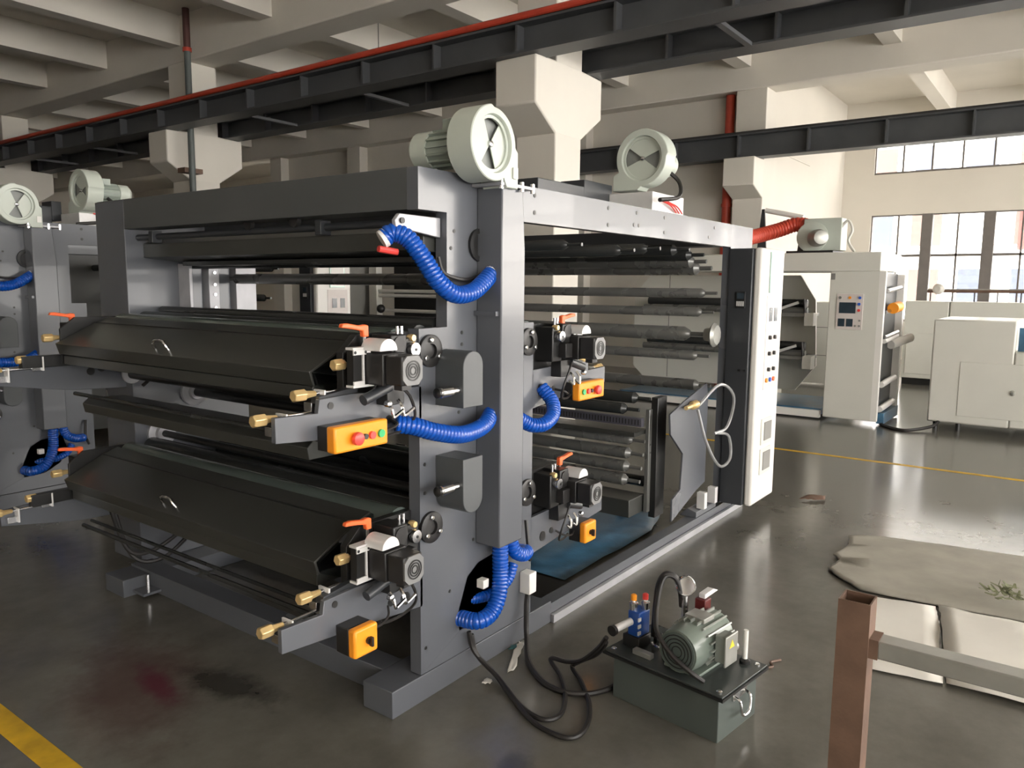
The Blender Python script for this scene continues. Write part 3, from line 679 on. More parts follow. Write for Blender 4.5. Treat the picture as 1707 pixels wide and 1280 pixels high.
    MB(T).box(rbx-.10, f2x-.02, 2.62, 2.80, 2.26, 2.42).build('roof_duct', dkgrey, root, bev=.004)
    b2 = blower(root, T, (f2x, f2y, f2z), (-1, 0, 0), (0, 0, 1), .178 if not second else .165, .13, (0, 1, 0), .30)
    MB(T).box(f2x-.06, f2x+.42, f2y-.12, f2y+.2, 2.205, 2.36 if not second else 2.31).build('blower_stand', alu, b2, bev=.004)
    MB(T).tube([(f2x+.2, f2y-.08, f2z-.05), (f2x+.25, f2y-.16, f2z-.14), (f2x+.12, f2y-.22, f2z-.25), (f2x-.12, f2y-.2, f2z-.29)], .014, n=8).build('blower_cable', rubber, b2)
    for k in range(3):
        MB(T).tube([(f2x+.05+.05*k, f2y-.13, 2.31), (f2x+.15+.05*k, f2y-.15, 2.285), (f2x+.28+.05*k, f2y-.13, 2.25)], .005, n=5).build('red_wire', red, b2)
    return root, T, XE

press1, T1, XE1 = press(0, 'charcoal grey printing press with blue hoses in the foreground')
press2, T2, XE2 = press(4.45, 'matching grey printing press partly hidden at the left edge', second=True)

MB(T2).box(3.02, 5.2, 4.40, 4.44, .10, 2.04).build('dark_backdrop', hood_m, press2)  # added backdrop, makes the open bay of the far press look dark inside
for z, m_ in ((1.72, steel), (1.60, brass), (1.55, steel), (1.30, steel), (1.15, rolldk)): MB(T2).cyl((3.2, 2.9, z), (3.2, 4.3, z), .016, n=10).build('guide_bar', m_, press2)
# ---- extra parts of the near press: bay with idler rollers and rewind
def cabinet(root, T, x0, x1, full=True):
    cb = MB(T).box(x0, x1, 1.945, 2.12, .13, 2.03).build('control_cabinet', dkgrey, root, bev=.006)
    dr = MB(T).box(x0+.03, x1+.03, 1.885, 1.945, .125, 2.035).build('cabinet_door', white, cb, bev=.018)
    yf = 1.883
    pn = MB(T).box(x0+.17, x1-.02, yf-.002, yf+.004, .99, 1.69).build('button_panel', panel_g, dr if False else cb, bev=.001)
    MB(T).box(x0+.20, x1-.06, yf-.010, yf, 1.71, 2.01).build('document_holder', glazing, cb, bev=.002)
    MB(T).box(x0+.215, x1-.075, yf-.012, yf-.009, 1.73, 2.0).build('document', white, cb)
    if full:
        for i, z in enumerate((1.38, 1.26, 1.14)):
            for x in (x0+.25, x0+.36): 
                MB(T).lathe((x, yf-.002, z), (0, -1, 0), [(0, .016), (.018, .015), (.02, .008)], 12).build('selector_knob', black, cb)
        for x, m_ in ((x0+.22, orange), (x0+.30, bluebtn), (x0+.38, lever_o)):
            MB(T).cyl((x, yf-.002, 1.06), (x, yf-.014, 1.06), .017, n=12).build('push_button', m_, cb)
        for x, z in ((x0+.26, 1.55), (x0+.37, 1.55)): MB(T).box(x-.03, x+.03, yf-.006, yf, z-.05, z+.05).build('meter', screen, cb, bev=.001)
    for z in (.34, .57):
        MB(T).box(x0+.17, x0+.40, yf-.008, yf+.002, z, z+.20).build('socket_cover', cream, cb, bev=.003)
        MB(T).box(x0+.22, x0+.38, yf-.014, yf-.006, z+.03, z+.17).build('socket', panel_gr, cb, bev=.003)
    dg = MB(T).box(x0-.012, x0+.01, 1.985, 2.055, 1.60, 1.72).build('digital_counter', black, cb, bev=.002)
    for k in range(4): MB(T).box(x0-.015, x0-.011, 1.992+.015*k, 2.003+.015*k, 1.615, 1.65).build('digit_wheel', alu, cb)
    MB(T).box(x0-.014, x0-.011, 1.995, 2.045, 1.668, 1.71).build('display', screen, cb)
    for y in (1.965, 2.005): MB(T).lathe((x0-.001, y, 1.145), (-1, 0, 0), [(0, .010), (.01, .009)], 10).build('bolt', chrome, cb)
    return cb
cabinet(press1, T1, 5.55, 6.06)
cabinet(press2, T2, 5.20, 5.66)
def roller(root, T, x, y0, y1, z, r, m=roll_m, stub=.12, name='idler_roller'):
    return MB(T).lathe((x, y0, z), (0, 1, 0), [(0, r*.32), (stub*.75, r*.32), (stub*.8, r*.55), (stub, r), (y1-y0, r)], 20).build(name, m, root)
for (x, z, r) in ((5.40, 1.885, .050), (5.30, 1.93, .045), (5.52, 1.705, .036), (5.47, 1.565, .034), (5.42, 1.245, .036), (5.47, 1.02, .040)):
    roller(press1, T1, x, 2.19, 4.35, z, r)
roller(press1, T1, 5.33, 2.15, 4.35, 1.41, .052, stub=.20)
MB(T1).lathe((5.33, 2.10, 1.41), (0, 1, 0), [(0, .07), (.02, .09), (.03, .085), (.05, .05), (.09, .045)], 12).build('shaft_chuck', galv, press1)
for (x, z, r) in ((4.55, 1.99, .035), (4.2, 1.965, .035), (5.0, 2.0, .04), (3.6, 1.97, .03), (5.25, 1.975, .04)):
    roller(press1, T1, x, 2.19, 4.35, z, r, rolldk)
# rewind stand inside the bay
for (x, z, r, m_) in ((4.78, .985, .040, rolldk), (4.62, .93, .038, rolldk), (4.72, .70, .036, roll_m), (4.70, .61, .040, roll_m), (4.68, .52, .040, roll_m), (4.66, .43, .040, roll_m), (4.95, .36, .04, rolldk)):
    roller(press1, T1, x, 2.34, 4.33, z, r, m_)
wbx = MB(T1).box(4.70, 4.74, 2.36, 4.33, .80, .86).build('perforated_bar', mat('bar_violet_grey', (.09, .088, .11), .45), press1, bev=.002)
s0 = None
for k in range(80):
    if s0 is None: s0 = MB(T1).box(4.697, 4.701, 2.38, 2.388, .812, .848).build('slot', black, wbx)
    else: share(s0, wbx, (0, .024*k, 0))
MB(T1).box(4.60, 4.80, 2.36, 4.33, .745, .775).build('web_table', hood_m, press1, bev=.003)
MB(T1).box(4.78, 4.92, 2.28, 2.33, .16, 1.0).build('rewind_plate', black, press1, bev=.004)
MB(T1).box(4.74, 4.80, 2.32, 2.35, .20, .92).build('rewind_plate', roll_m, press1, bev=.004)
MB(T1).box(4.55, 4.78, 2.36, 4.33, .20, .32).build('rewind_beam', hood_m, press1, bev=.004)
MB(T1).prism([(4.72, .905), (4.95, .97), (5.33, 1.06), (5.36, .95), (5.36, .32), (5.20, .285), (4.80, .15), (4.80, .305), (4.93, .35), (4.95, .60), (4.74, .765)], 'y', 2.16, 2.175).build('rewind_bracket', grey, press1, bev=.003)
cv = MB(T1).lathe((4.90, 2.13, .93), (1, 0, .05), [(0, .015), (.1, .015), (.11, .03), (.17, .03), (.18, .012), (.24, .012)], 12).build('air_chuck', brass, press1)
for pts in ([(5.10, 2.12, .93), (5.30, 2.05, 1.06), (5.50, 2.02, .95), (5.45, 2.04, .74), (5.30, 2.08, .70)], [(5.08, 2.12, .90), (5.12, 2.06, .66), (5.30, 2.03, .47), (5.48, 2.02, .50), (5.48, 2.04, .66), (5.34, 2.08, .70)]):
    MB(T1).tube(pts, .011, n=8).build('air_line', clear, press1)
for x in (5.22, 5.42):
    MB(T1).box(x, x+.05, 2.10, 2.16, .15, .27).build('sensor_bracket', alu, press1, bev=.002)
MB(T1).prism([(2.13, .098), (2.13, .14), (2.20, .16), (2.26, .10)], 'x', 5.15, 5.52).build('rail_block', grey, press1, bev=.003)
# overhead walkway frame parts on the rear of the top deck
MB(T1).box(4.9, 5.3, 2.35, 2.6, 2.207, 2.26).build('roof_box', dkgrey, press1, bev=.004)
# rollers in the bay of the far press
for (x, z) in ((5.0, 1.9), (4.6, 1.85), (4.2, 1.9), (4.9, 1.6), (4.5, 1.55), (4.9, 1.4)):
    roller(press2, T2, x, 2.19, 4.35, z, .035, rolldk)

# ================================================================== HYDRAULIC POWER UNIT
HR = math.radians(-8)
hu = empty('hydraulic_power_unit', (2.724, 1.005, 0), 'grey hydraulic tank with green electric motor and blue valve on its lid', 'hydraulic unit', rz=HR, local=True)
HW, HL, HH = .305, .50, .205
MB().box(0, HW, 0, HL, 0, HH).build('tank', tank_m, hu, bev=.003)
lid = MB().box(-.03, HW+.03, -.03, HL+.03, HH, HH+.008).build('lid', mat('lid_dark_grey', (.045, .052, .050), .25), hu, bev=.002)
MB().box(-.034, HW+.034, -.034, HL+.034, HH-.012, HH).build('gasket', black, lid)
for x in (0, HW):
    for y in (0, HL): MB().lathe((x, y, HH+.008), (0, 0, 1), [(0, .012), (.004, .012), (.008, .007)], 8).build('lid_bolt', chrome, lid)
hd = MB().tube([(.115, -.006, .150), (.115, -.03, .138), (.125, -.035, .085), (.155, -.036, .075), (.185, -.035, .085), (.195, -.03, .138), (.195, -.006, .150)], .006, n=8, seg=4).build('handle', chrome, hu)
MB().box(.10, .21, -.008, 0, .135, .165).build('handle_plate', steel, hd, bev=.002)
# motor lying along X, fan cowl towards the camera
mz = HH+.105
motor_gr2 = mat('hydraulic_motor_green', (.15, .18, .155), .3, var=.08, scale=10)
mo = MB().lathe((.0, .19, mz), (1, 0, 0), [(0, .086), (.075, .094), (.085, .092), (.28, .092), (.29, .07)], 30).build('electric_motor', motor_gr2, hu)
fn = MB()
for k in range(20):
    a = 2*PI*k/20
    if math.sin(a) < -.7: continue
    c, s = math.cos(a), math.sin(a)
    q = [(.19+c*.09-s*.003, mz+s*.09+c*.003), (.19+c*.104-s*.003, mz+s*.104+c*.003), (.19+c*.104+s*.003, mz+s*.104-c*.003), (.19+c*.09+s*.003, mz+s*.09-c*.003)]
    fn.ring_loft([[(.09, y, z) for y, z in q], [(.275, y, z) for y, z in q]])
fn.build('cooling_fins', mat('fin_grey', (.36, .38, .35), .35, metal=.4), mo)
cw = MB().annulus((-.004, .19, mz), (1, 0, 0), .0, .078, .004, 28).build('fan_grille', mat('cowl_dark', (.10, .125, .115), .4), mo)
for r0 in (.02, .035, .05, .065): MB().annulus((-.006, .19, mz), (1, 0, 0), r0, r0+.004, .003, 24).build('grille_ring', black, mo)
MB().box(.03, .27, .11, .27, HH+.008, HH+.02).build('motor_foot', motor_gr2, mo, bev=.003)
jb = MB().box(.12, .20, .045, .095, HH+.055, HH+.165).build('junction_box', mat('jbox_grey', (.22, .24, .22), .35), mo, bev=.006)
MB().box(.112, .208, .04, .048, HH+.047, HH+.173).build('box_lid', galv, mo, bev=.003)
MB().prism([(.14, HH+.12), (.18, HH+.12), (.16, HH+.152)], 'y', .0385, .0405).build('warning_sticker', yelstick, mo)
MB().box(.12, .20, .145, .235, mz+.088, mz+.108).build('name_plate', galv, mo, bev=.002)
# gauge, valves, filler cap, level tube
gg = MB().lathe((.20, .285, HH+.295), (-.75, -.65, .1), [(-.018, .036), (-.012, .042), (.014, .042), (.02, .038), (.012, .036)], 22).build('pressure_gauge', chrome, hu)
MB().cyl((.20, .285, HH+.008), (.20, .285, HH+.26), .014, n=10).build('gauge_stem', steel, gg)
MB().box(.165, .235, .25, .32, HH+.008, HH+.10).build('pump_block', galv, gg, bev=.004)
vb = MB().box(.06, .15, .415, .50, HH+.008, HH+.06).build('valve_manifold', black, hu, bev=.003)
MB().box(.065, .145, .42, .48, HH+.06, HH+.17).build('solenoid_valve', mat('valve_blue', (.015, .07, .30), .3), vb, bev=.006)
for k in range(3): MB().box(.055, .075, .416, .421, HH+.075+.03*k, HH+.09+.03*k).build('cooling_slot', alu, vb)
MB().cyl((.06, .46, HH+.125), (-.045, .47, HH+.118), .016, n=14).build('spool_end', alu, vb)
MB().cyl((-.045, .47, HH+.118), (-.06, .47, HH+.117), .023, n=14).build('spool_cap', black, vb)
for (x, y, m_) in ((.085, .465, orange), (.128, .435, red)):
    MB().lathe((x, y, HH+.17), (0, 0, 1), [(0, .018), (.03, .02), (.035, .012), (.045, .01)], 14).build('solenoid_plug', steel, vb)
    MB().lathe((x, y, HH+.212), (0, 0, 1), [(0, .013), (.022, .013), (.026, .008)], 12).build('plug_cap', m_, vb)
MB().box(.02, .05, .33, .42, HH+.008, HH+.03).build('clamp_bar', galv, hu, bev=.003)
fc = MB().lathe((.15, .36, HH+.008), (0, 0, 1), [(0, .045), (.02, .045), (.022, .036), (.05, .036), (.055, .028)], 20).build('filler_cap', chrome, hu)
rv = MB().box(.245, .295, .215, .265, HH+.15, HH+.235).build('relief_valve', mat('valve_dark_red', (.10, .012, .012), .35), hu, bev=.004)
MB().prism([(.26, HH+.235), (.37, HH+.245), (.33, HH+.262), (.26, HH+.255)], 'y', .225, .255).build('valve_lever', alu, rv, bev=.002)
MB().cyl((.27, .24, HH+.008), (.27, .24, HH+.15), .016, n=10).build('valve_pipe', galv, rv)
MB().cyl((.24, .10, HH+.06), (.30, .10, HH+.06), .02, n=12).build('fitting', galv, hu)
lt = MB().cyl((.285, .045, HH+.008), (.285, .045, HH+.15), .010, n=10).build('level_tube', white, hu)
MB().lathe((.285, .045, HH+.008), (0, 0, 1), [(0, .022), (.012, .022), (.02, .012)], 12).build('tube_base', black, lt)
# rubber loop hoses on the unit
MB().tube([(.20, .30, HH+.20), (.185, .30, HH+.27), (.165, .315, HH+.335), (.13, .345, HH+.345), (.12, .37, HH+.28), (.125, .385, HH+.12), (.13, .39, HH+.06)], .012, n=10).build('loop_hose', rubber, hu)
MB().tube([(.19, .29, HH+.24), (.16, .31, HH+.33), (.12, .34, HH+.335), (.06, .33, HH+.25), (-.015, .28, HH+.17), (-.03, .20, HH+.10), (-.015, .12, HH+.05), (.02, .08, HH+.012)], .010, n=10).build('loop_hose', rubber, hu)

def ground_tube(name, pts, r, m, label, cat, n=8):
    o = MB().tube(pts, r, n=n, seg=10).build(name, m); return tag(o, label, cat)
ground_tube('hydraulic_hose', [(2.541, 2.095, .215), (2.56, 2.08, .12), (2.592, 1.99, .03), (2.513, 1.844, .014), (2.449, 1.705, .013), (2.446, 1.614, .013), (2.519, 1.589, .013), (2.648, 1.651, .013), (2.766, 1.748, .016), (2.840, 1.850, .03), (2.846, 1.84, .045), (2.84, 1.76, .055), (2.80, 1.66, .11), (2.745, 1.55, .22), (2.725, 1.50, .29)], .0105, rubber, 'black hydraulic hose making the shorter inner loop on the floor', 'hose')
ground_tube('hydraulic_hose', [(2.560, 2.095, .195), (2.57, 2.07, .10), (2.560, 1.93, .03), (2.419, 1.684, .013), (2.383, 1.543, .013), (2.405, 1.460, .013), (2.508, 1.460, .013), (2.649, 1.532, .013), (2.778, 1.646, .016), (2.85, 1.74, .03), (2.84, 1.70, .075), (2.80, 1.60, .15), (2.76, 1.535, .22), (2.74, 1.51, .26)], .0105, rubber, 'black hydraulic hose making the longer outer loop on the floor', 'hose')
ground_tube('power_cable', [(2.989, 2.088, .258), (2.972, 2.085, .19), (2.94, 2.06, .06), (2.80, 1.95, .016), (2.69, 1.80, .014), (2.668, 1.68, .014), (2.716, 1.585, .014), (2.80, 1.535, .014), (2.88, 1.51, .02)], .013, rubber, 'thick black power cable from the press to the hydraulic tank', 'cable')

# ================================================================== RUSTY POST, SHEETS AND LITTER
pr = empty('steel_barrier', (2.07, .40, 0), 'rusty brown square steel post with welded crossbar', 'barrier')
pw = .039; px, py = 2.085, .412
mbp = MB()
for (a, b, c, d) in ((px-pw, px-pw+.004, py-pw, py+pw), (px+pw-.004, px+pw, py-pw, py+pw), (px-pw+.004, px+pw-.004, py-pw, py-pw+.004), (px-pw+.004, px+pw-.004, py+pw-.004, py+pw)):
    mbp.box(a, b, c, d, 0, .955)
mbp.build('post', rust, pr)
mb2 = MB(); mb2.box(px-.03, px+.03, -.65, py-pw-.02, .815, .862); mb2.build('crossbar', galv, pr, bev=.004)
MB().box(px-.032, px+.032, py-pw-.022, py-pw, .813, .864).build('weld_end', rust, pr)
MB().box(px-.08, px+.08, py-.08, py+.08, 0, .008).build('foot_plate', rust, pr)
mbq = MB().box(px-pw, px+pw, -.73, -.65, 0, .955).build('post', rust, pr)

def sheet(name, poly, z, th, m, label, cat, warp=.012, seed=1, n=14):
    """thin uneven sheet lying on the floor: triangulated polygon with raised wavy edges"""
    rnd = random.Random(seed)
    bm = bmesh.new(); vs = [bm.verts.new((x, y, z)) for x, y in poly]; bm.faces.new(vs)
    bmesh.ops.triangulate(bm, faces=bm.faces)
    bmesh.ops.subdivide_edges(bm, edges=bm.edges, cuts=4, use_grid_fill=True)
    ph = rnd.random()*6
    for v in bm.verts:
        v.co.z += warp*(.5+.5*math.sin(v.co.x*9+ph)*math.cos(v.co.y*11+ph*1.7)) + rnd.random()*warp*.25
        if v.is_boundary: v.co.x += rnd.uniform(-.006, .006); v.co.y += rnd.uniform(-.006, .006)
    o = bpy.data.objects.new(name, bpy.data.meshes.new(name)); bmesh.ops.recalc_face_normals(bm, faces=bm.faces)
    c = Vector((sum(p[0] for p in poly)/len(poly), sum(p[1] for p in poly)/len(poly), z))
    for v in bm.verts: v.co -= c
    bm.to_mesh(o.data); bm.free(); o.data.materials.append(m); COL.objects.link(o); o.location = c; WLOC[o.name] = c
    s = o.modifiers.new('thickness', 'SOLIDIFY'); s.thickness = th; s.offset = 1
    for p in o.data.polygons: p.use_smooth = True
    return tag(o, label, cat)
sheet('foam_board', [(5.673, 1.207), (5.79, 1.055), (5.91, .341), (5.95, -.6), (4.74, -.6), (4.74, .123), (4.68, .92), (4.84, 1.09), (4.93, 1.16), (5.12, 1.13), (5.2, 1.19), (5.45, 1.16)], .018, .012, board, 'dusty grey-beige board lying flat on the floor', 'board', .006, 3)
sheet('paper_sheet', [(4.63, .88), (4.66, .53), (4.50, .49), (3.76, .37), (3.70, .70), (4.2, .83)], .006, .003, paper, 'creased white sheet under the crossbar nearer the rusty post', 'sheet', .012, 5)
sheet('paper_sheet', [(4.69, .515), (4.70, .10), (4.70, -.6), (3.75, -.62), (3.76, .36), (4.50, .48)], .012, .003, paper, 'large white sheet under the crossbar at the right edge', 'sheet', .014, 8)
gb = bmesh.new()
mbg = MB(); rnd = random.Random(4)
for k in range(46):
    a = rnd.random()*2*PI; r = rnd.random()*.13; c = Vector((4.95+r*math.cos(a), .22+r*.8*math.sin(a), .06+rnd.random()*.04))
    d = Vector((rnd.uniform(-1, 1), rnd.uniform(-1, 1), rnd.uniform(0, .8)))*.045; w = d.cross(Vector((0, 0, 1))).normalized()*.012
    mbg.ring_loft([[c-w, c+w, c+w+Vector((0, 0, .003)), c-w+Vector((0, 0, .003))], [c+d-w*.4, c+d+w*.4, c+d+w*.4+Vector((0, 0, .003)), c+d-w*.4+Vector((0, 0, .003))]])
o = mbg.build('debris_clump', greenery); tag(o, 'clump of greenish dry scraps lying on the foam board', 'debris')
sheet('paper_strip', [(2.663, 1.973), (2.70, 1.96), (2.87, 2.04), (2.95, 2.07), (2.93, 2.095), (2.84, 2.066)], .004, .002, paper, 'long crumpled white paper strip beside the press skid', 'paper', .02, 2)
sheet('paper_scrap', [(2.527, 2.01), (2.571, 2.014), (2.573, 1.986), (2.545, 1.975)], .003, .002, paper, 'small white paper scrap beside the loop hose', 'paper', .012, 2)
sheet('film_scrap', [(2.84, 2.095), (2.90, 2.11), (2.93, 2.085), (2.87, 2.075)], .003, .002, mat('teal_scrap', (.02, .13, .14), .4), 'teal plastic scrap against the press skid', 'scrap', .01, 3)
sheet('dry_leaf', [(6.45, 1.78), (6.60, 1.72), (6.66, 1.62), (6.55, 1.60), (6.48, 1.66)], .004, .003, rust, 'brown scrap on the floor in front of the control cabinet', 'scrap', .03, 4)
sheet('film_sheet', [(3.75, 2.36), (4.9, 2.36), (5.35, 2.5), (5.3, 3.4), (4.6, 3.9), (3.75, 4.0)], .006, .004, film, 'wrinkled dark blue film on the floor inside the press bay', 'film', .02, 6)
sheet('green_scrap', [(4.43, 2.60), (4.49, 2.62), (4.47, 2.66), (4.41, 2.68), (4.44, 2.64)], .035, .003, gscrap, 'tiny bright green scrap on the blue film', 'scrap', .012, 2)
tag(MB().box(3.28, 3.72, 2.31, 4.15, .0, .02).build('dark_gap_slab', black, bev=.003), 'flat black slab standing in for the dark gap inside the press bay', 'dark patch')  # thin black slab added where the gap under the press base reads dark
tag(MB().sphere((5.15, 2.72, .062), .05, sx=(1.4, 1, .55)).build('stone', galv), 'rounded grey lump on the floor under the rewind rollers', 'debris')
tag(MB().box(1.095, 1.185, -4, 12, 0, .0025).build('floor_line', yellow), 'worn yellow line painted on the floor at the lower left', 'floor marking')
tag(MB().box(8.40, 8.47, -8, 4.9, 0, .002).build('floor_line', yellow), 'thin yellow line painted on the floor in front of the white machine', 'floor marking')
tag(MB().tube([(3.42, 1.06, .006), (3.46, 1.03, .006), (3.50, 1.05, .006), (3.55, 1.02, .006)], .006, n=5).build('wire_offcut', rust), 'short wire offcut on the floor right of the hydraulic tank', 'scrap')

# ================================================================== WHITE MACHINE BEHIND ON THE RIGHT
wm = empty('coating_machine', (11.2, 3.0, 0), 'cream white machine with grey control panel, rollers and a red suction hose', 'machine')
XA = 10.66
MB().box(XA, XA+.18, 2.10, 2.70, .05, 1.97).build('front_panel', cream, wm, bev=.01)
MB().box(XA, XA+.05, 2.03, 2.12, .05, 1.97).build('side_post', white, wm, bev=.01)
MB().box(XA-.02, XA+1.3, 2.10, 4.6, 1.97, 2.21).build('top_beam', cream, wm, bev=.01)
MB().box(XA+.90, XA+1.0, 1.97, 2.07, .1, 1.94).build('rear_post', white, wm, bev=.006)
MB().box(XA+.05, XA+.9, 2.06, 2.10, .1, 1.95).build('inner_plate', dkgrey, wm, bev=.004)
for (z, r, m_, y0) in ((1.72, .03, steel, 2.0), (1.45, .025, steel, 1.98), (1.08, .03, white, 1.95), (1.13, .03, steel, 2.0), (.52, .04, white, 2.0), (.2, .04, white, 2.0)):
    MB().cyl((XA+.12, 2.03, z), (XA+.72, 1.99, z+.05), r, n=14).build('roller', m_, wm)
MB().cyl((XA+.50, 2.02, 1.02), (XA+.92, 1.86, 1.10), .06, n=16).build('web_shaft', white, wm)
MB().cyl((XA+.28, 1.98, 1.50), (XA+.52, 1.96, 1.52), .07, n=16).build('orange_drum', orange, wm)
MB().box(XA+.06, XA+1.0, 1.96, 2.05, .02, .16).build('blue_base', film, wm, bev=.006)
cp = MB().box(XA-.012, XA, 2.28, 2.60, 1.22, 1.68).build('control_panel', panel_g, wm, bev=.002)
MB().box(XA-.018, XA-.012, 2.365, 2.565, 1.43, 1.57).build('screen', screen, cp)
for y, m_ in ((2.56, panel_gr), (2.44, orange), (2.32, bluebtn)): MB().cyl((XA-.012, y, 1.63), (XA-.025, y, 1.63), .018, n=12).build('push_button', m_, cp)
for z, m_ in ((1.55, bluebtn), (1.47, red)): MB().cyl((XA-.012, 2.325, z), (XA-.025, 2.325, z), .018, n=12).build('push_button', m_, cp)
for y in (2.53, 2.43): MB().box(XA-.018, XA-.012, y-.04, y+.04, 1.26, 1.36).build('meter', screen, cp)
for y, z in ((2.36, 1.27), (2.31, 1.27), (2.31, 1.34)): MB().cyl((XA-.012, y, z), (XA-.022, y, z), .014, n=10).build('selector_knob', panel_gr, cp)
MB().box(XA-.006, XA, 2.64, 2.69, 1.86, 1.94).build('type_plate', panel_gr, wm)
# big side plate with cut corners
MB().prism([(6.02, .45), (6.02, 1.63), (5.74, 1.93), (3.35, 1.93), (3.12, 1.58), (3.07, .63), (3.35, .25), (5.8, .25)], 'x', 11.6, 11.65).build('side_plate', cream, wm, bev=.006)
MB().box(11.595, 11.6, 5.39, 5.40, .3, 1.93).build('plate_seam', panel_gr, wm)
for z in (.75, 1.35):
    MB().box(11.1, 11.55, 3.05, 3.9, z, z+.05).build('deck_tray', panel_gr, wm, bev=.005)
    MB().cyl((11.15, 3.1, z+.08), (11.15, 5.6, z+.08), .05, n=14).build('roller', roll_m, wm)
    MB().cyl((11.3, 3.15, z+.18), (11.3, 5.6, z+.18), .06, n=14).build('roller', rolldk, wm)
    MB().tube([(11.05, 3.7, z-.03), (11.0, 3.45, z+.10), (11.05, 3.2, z+.20)], .02, n=8).build('brace', alu, wm)
    MB().box(11.0, 11.2, 2.98, 3.10, z-.12, z+.06).build('end_bracket', cream, wm, bev=.005)
    for k in range(4): MB().cyl((11.1+.06*k, 3.12, z+.05), (11.1+.06*k, 3.14+.02*k, z+.25-.03*k), .014, n=8).build('adjuster', black, wm)
MB().box(10.75, 12.0, 2.75, 5.8, .05, .14).build('base_platform', film, wm, bev=.01)
MB().box(10.70, 10.78, 2.75, 5.8, .02, .12).build('base_rail', white, wm, bev=.006)
# suction blower with red hose and bridge roller on the roof
rb = MB().box(10.75, 11.05, 2.62, 3.10, 2.24, 2.66).build('suction_box', fan_m, wm, bev=.01)
MB().lathe((10.75, 2.98, 2.42), (-1, 0, 0), [(0, .20), (.03, .20), (.04, .16)], 26).build('scroll', fan_m, rb)
MB().lathe((10.72, 2.93, 2.40), (-1, -.6, 0), [(0, .11), (.14, .11), (.16, .10), (.24, .09), (.25, .05)], 20).build('motor', galv, rb)
MB().box(10.7, 11.2, 2.7, 3.3, 2.21, 2.24).build('mounting_frame', black, rb)
MB().hose([(10.9, 3.06, 2.57), (10.9, 3.25, 2.60), (10.75, 3.45, 2.52), (10.4, 3.62, 2.43), (9.9, 3.66, 2.36)], .10, .05, 16).build('red_hose', redpipe, rb, ang=24)
MB().tube([(10.8, 2.66, 2.50), (10.8, 2.56, 2.62), (10.8, 2.50, 2.50), (10.8, 2.54, 2.36), (10.8, 2.46, 2.22)], .02, n=6).build('cable', cream, rb)
for y in (3.18, 3.74): MB().prism([(y-.07, 2.2), (y+.07, 2.2), (y+.02, 2.84 if y > 3.5 else 2.70), (y-.02, 2.84 if y > 3.5 else 2.70)], 'x', 11.0, 11.03).build('bridge_leg', dkgrey, wm)
MB().cyl((10.98, 3.70, 2.82), (10.98, 3.18, 2.70), .035, n=14).build('bridge_roller', white, wm)

lc = empty('machine_cabinet', (11.3, 1.0, 0), 'low cream enclosure with a hinged door at the right edge', 'cabinet')
MB().box(10.87, 12.2, .62, 1.49, .10, 1.38).build('body', cream, lc, bev=.02)
MB().box(10.87, 12.2, -.8, .62, .10, 1.02).build('low_body', cream, lc, bev=.02)
dr = MB().box(10.862, 10.87, -.5, 1.17, .2, .87).build('door', cream, lc, bev=.004)
MB().lathe((10.862, .60, .53), (-1, 0, 0), [(0, .03), (.02, .028), (.025, .012)], 14).build('lock', galv, dr)
for y in (1.4, 1.15, .3): MB().cyl((10.95, y, 0), (10.95, y, .1), .03, n=10).build('foot', black, lc)
MB().box(11.0, 11.05, .1, .6, 1.02, 1.3).build('window', film, lc)
for i, (y0, y1) in enumerate(((1.95, 2.66), (.70, 1.93), (-.6, .68))):
    pc = empty('partition_cabinet', (16, (y0+y1)/2, 0), ('tall cream cabinet panel in the background next to the white machine', 'middle cream cabinet panel in the background below the windows', 'cream cabinet panel in the background at the right edge')[i], 'cabinet')
    MB().box(15.8, 16.5, y0, y1, .12, 1.53).build('body', cream, pc, bev=.012)
    MB().box(15.785, 15.8, y0+.06, y1-.06, .2, .95).build('lower_door', cream, pc, bev=.006)
    MB().box(15.85, 16.45, y0+.02, y1-.02, 0, .12).build('plinth', black, pc)
pc = empty('partition_cabinet', (14.2, 3.6, 0), 'plain cream cabinet behind the white machine, seen between its panels', 'cabinet')
MB().box(14.4, 15.0, 3.1, 4.4, .05, 1.5).build('body', cream, pc, bev=.012)
for z in (.55, 1.05): MB().box(14.395, 14.4, 3.1, 4.4, z, z+.012).build('panel_joint', panel_gr, pc)
tl = empty('pipe_rack', (16.0, 1.2, 1.53), 'rack of pipes and rolls lying on top of the background cabinets', 'rack')
for k in range(9): MB().cyl((16.1, 2.3-.35*k, 1.53), (16.1, 2.3-.35*k, 1.70), .012, n=6).build('rack_leg', black, tl)
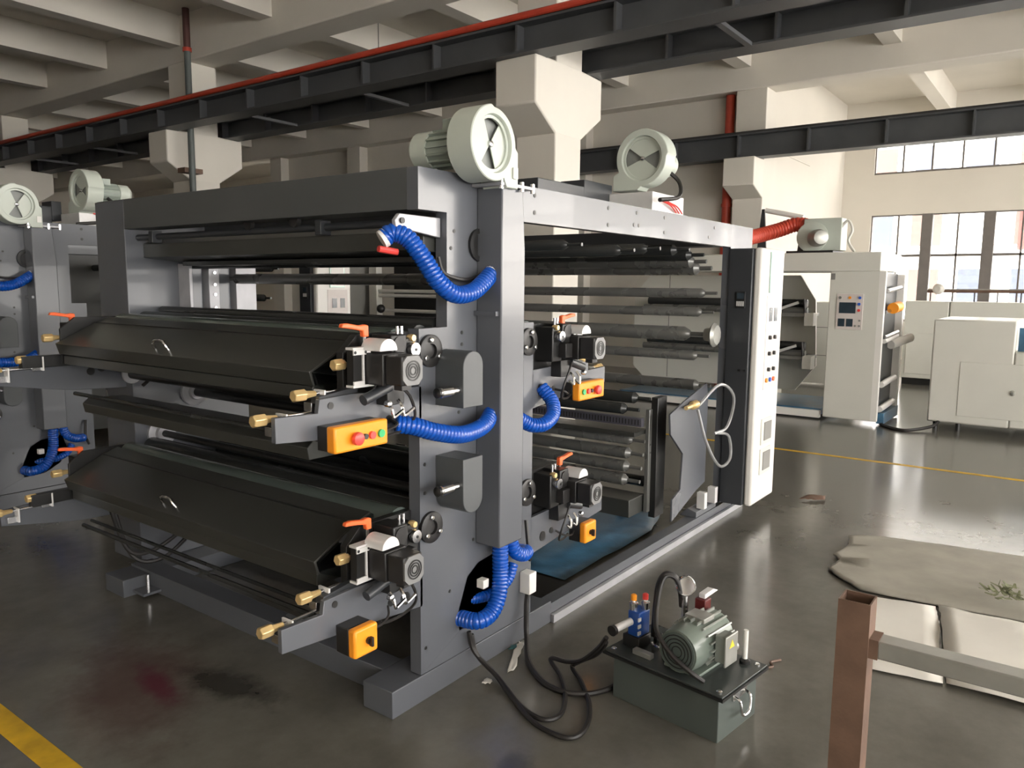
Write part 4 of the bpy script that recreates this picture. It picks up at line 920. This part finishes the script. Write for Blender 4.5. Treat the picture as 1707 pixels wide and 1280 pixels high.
for k in range(3): MB().cyl((16.05+.06*k, 2.35, 1.71+.02*(k % 2)), (16.1+.06*k, -.7, 1.72+.02*(k % 2)), .025, n=8).build('pipe', (rust, galv, dkgrey)[k], tl)
MB().lathe((16.0, 2.15, 1.75), (-1, .2, 0), [(0, .09), (.05, .10), (.1, .05)], 16).build('roll', paper, tl)
ground_tube('floor_cable', [(10.75, 2.0, .02), (10.55, 1.85, .02), (10.45, 1.65, .02), (10.75, 1.42, .05), (10.92, 1.35, .12)], .02, rubber, 'black cable drooping on the floor between the white machine and low cabinet', 'cable')

# ================================================================== MACHINES SEEN THROUGH THE PRESS
gc = empty('grey_cabinet', (7.2, 8.2, 0), 'grey control cabinet seen through the press above the upper deck', 'cabinet')
MB().box(7.2, 7.7, 8.02, 8.45, 0, 2.0).build('body', panel_gr, gc, bev=.01)
for z in (1.35, 1.45, 1.55):
    for y in (8.12, 8.32): MB().cyl((7.2, y, z), (7.185, y, z), .022, n=10).build('selector_knob', black, gc)
MB().box(7.19, 7.2, 8.18, 8.28, 1.62, 1.75).build('meter', screen, gc)
for y in (8.1, 8.17, 8.3): MB().sphere((7.16, y, 1.27), .03, 10, 6).build('push_button', white, gc)
rs = empty('roller_stand', (7.6, 7.2, 0), 'dark roller stand with bright chrome rollers seen through the press', 'machine')
MB().box(7.9, 8.0, 6.4, 7.9, 0, 2.1).build('frame', black, rs, bev=.01)
MB().box(7.45, 7.56, 7.78, 7.93, 0, 2.0).build('side_plate', cream, rs, bev=.01)
for (z, m_) in ((1.66, white), (1.60, white), (1.40, white), (1.28, white), (1.20, alu)):
    MB().cyl((7.5, 6.55, z), (7.5, 7.78, z), .024, n=14).build('roller', m_, rs)
MB().sphere((7.45, 7.70, 1.42), .06, 10, 6).build('clamp', black, rs)
bx = empty('wooden_crate', (4.6, 8.6, 0), 'brown crate between the two presses near the left edge', 'crate')
for k in range(4): MB().box(4.0, 5.4, 9.6, 9.65, .30+.22*k, .49+.22*k).build('plank', mat('brown_plank', (.11, .065, .04), .7, var=.3, scale=8), bx, bev=.004)
MB().box(4.05, 5.35, 9.65, 10.5, 0, 1.14).build('body', rust, bx)
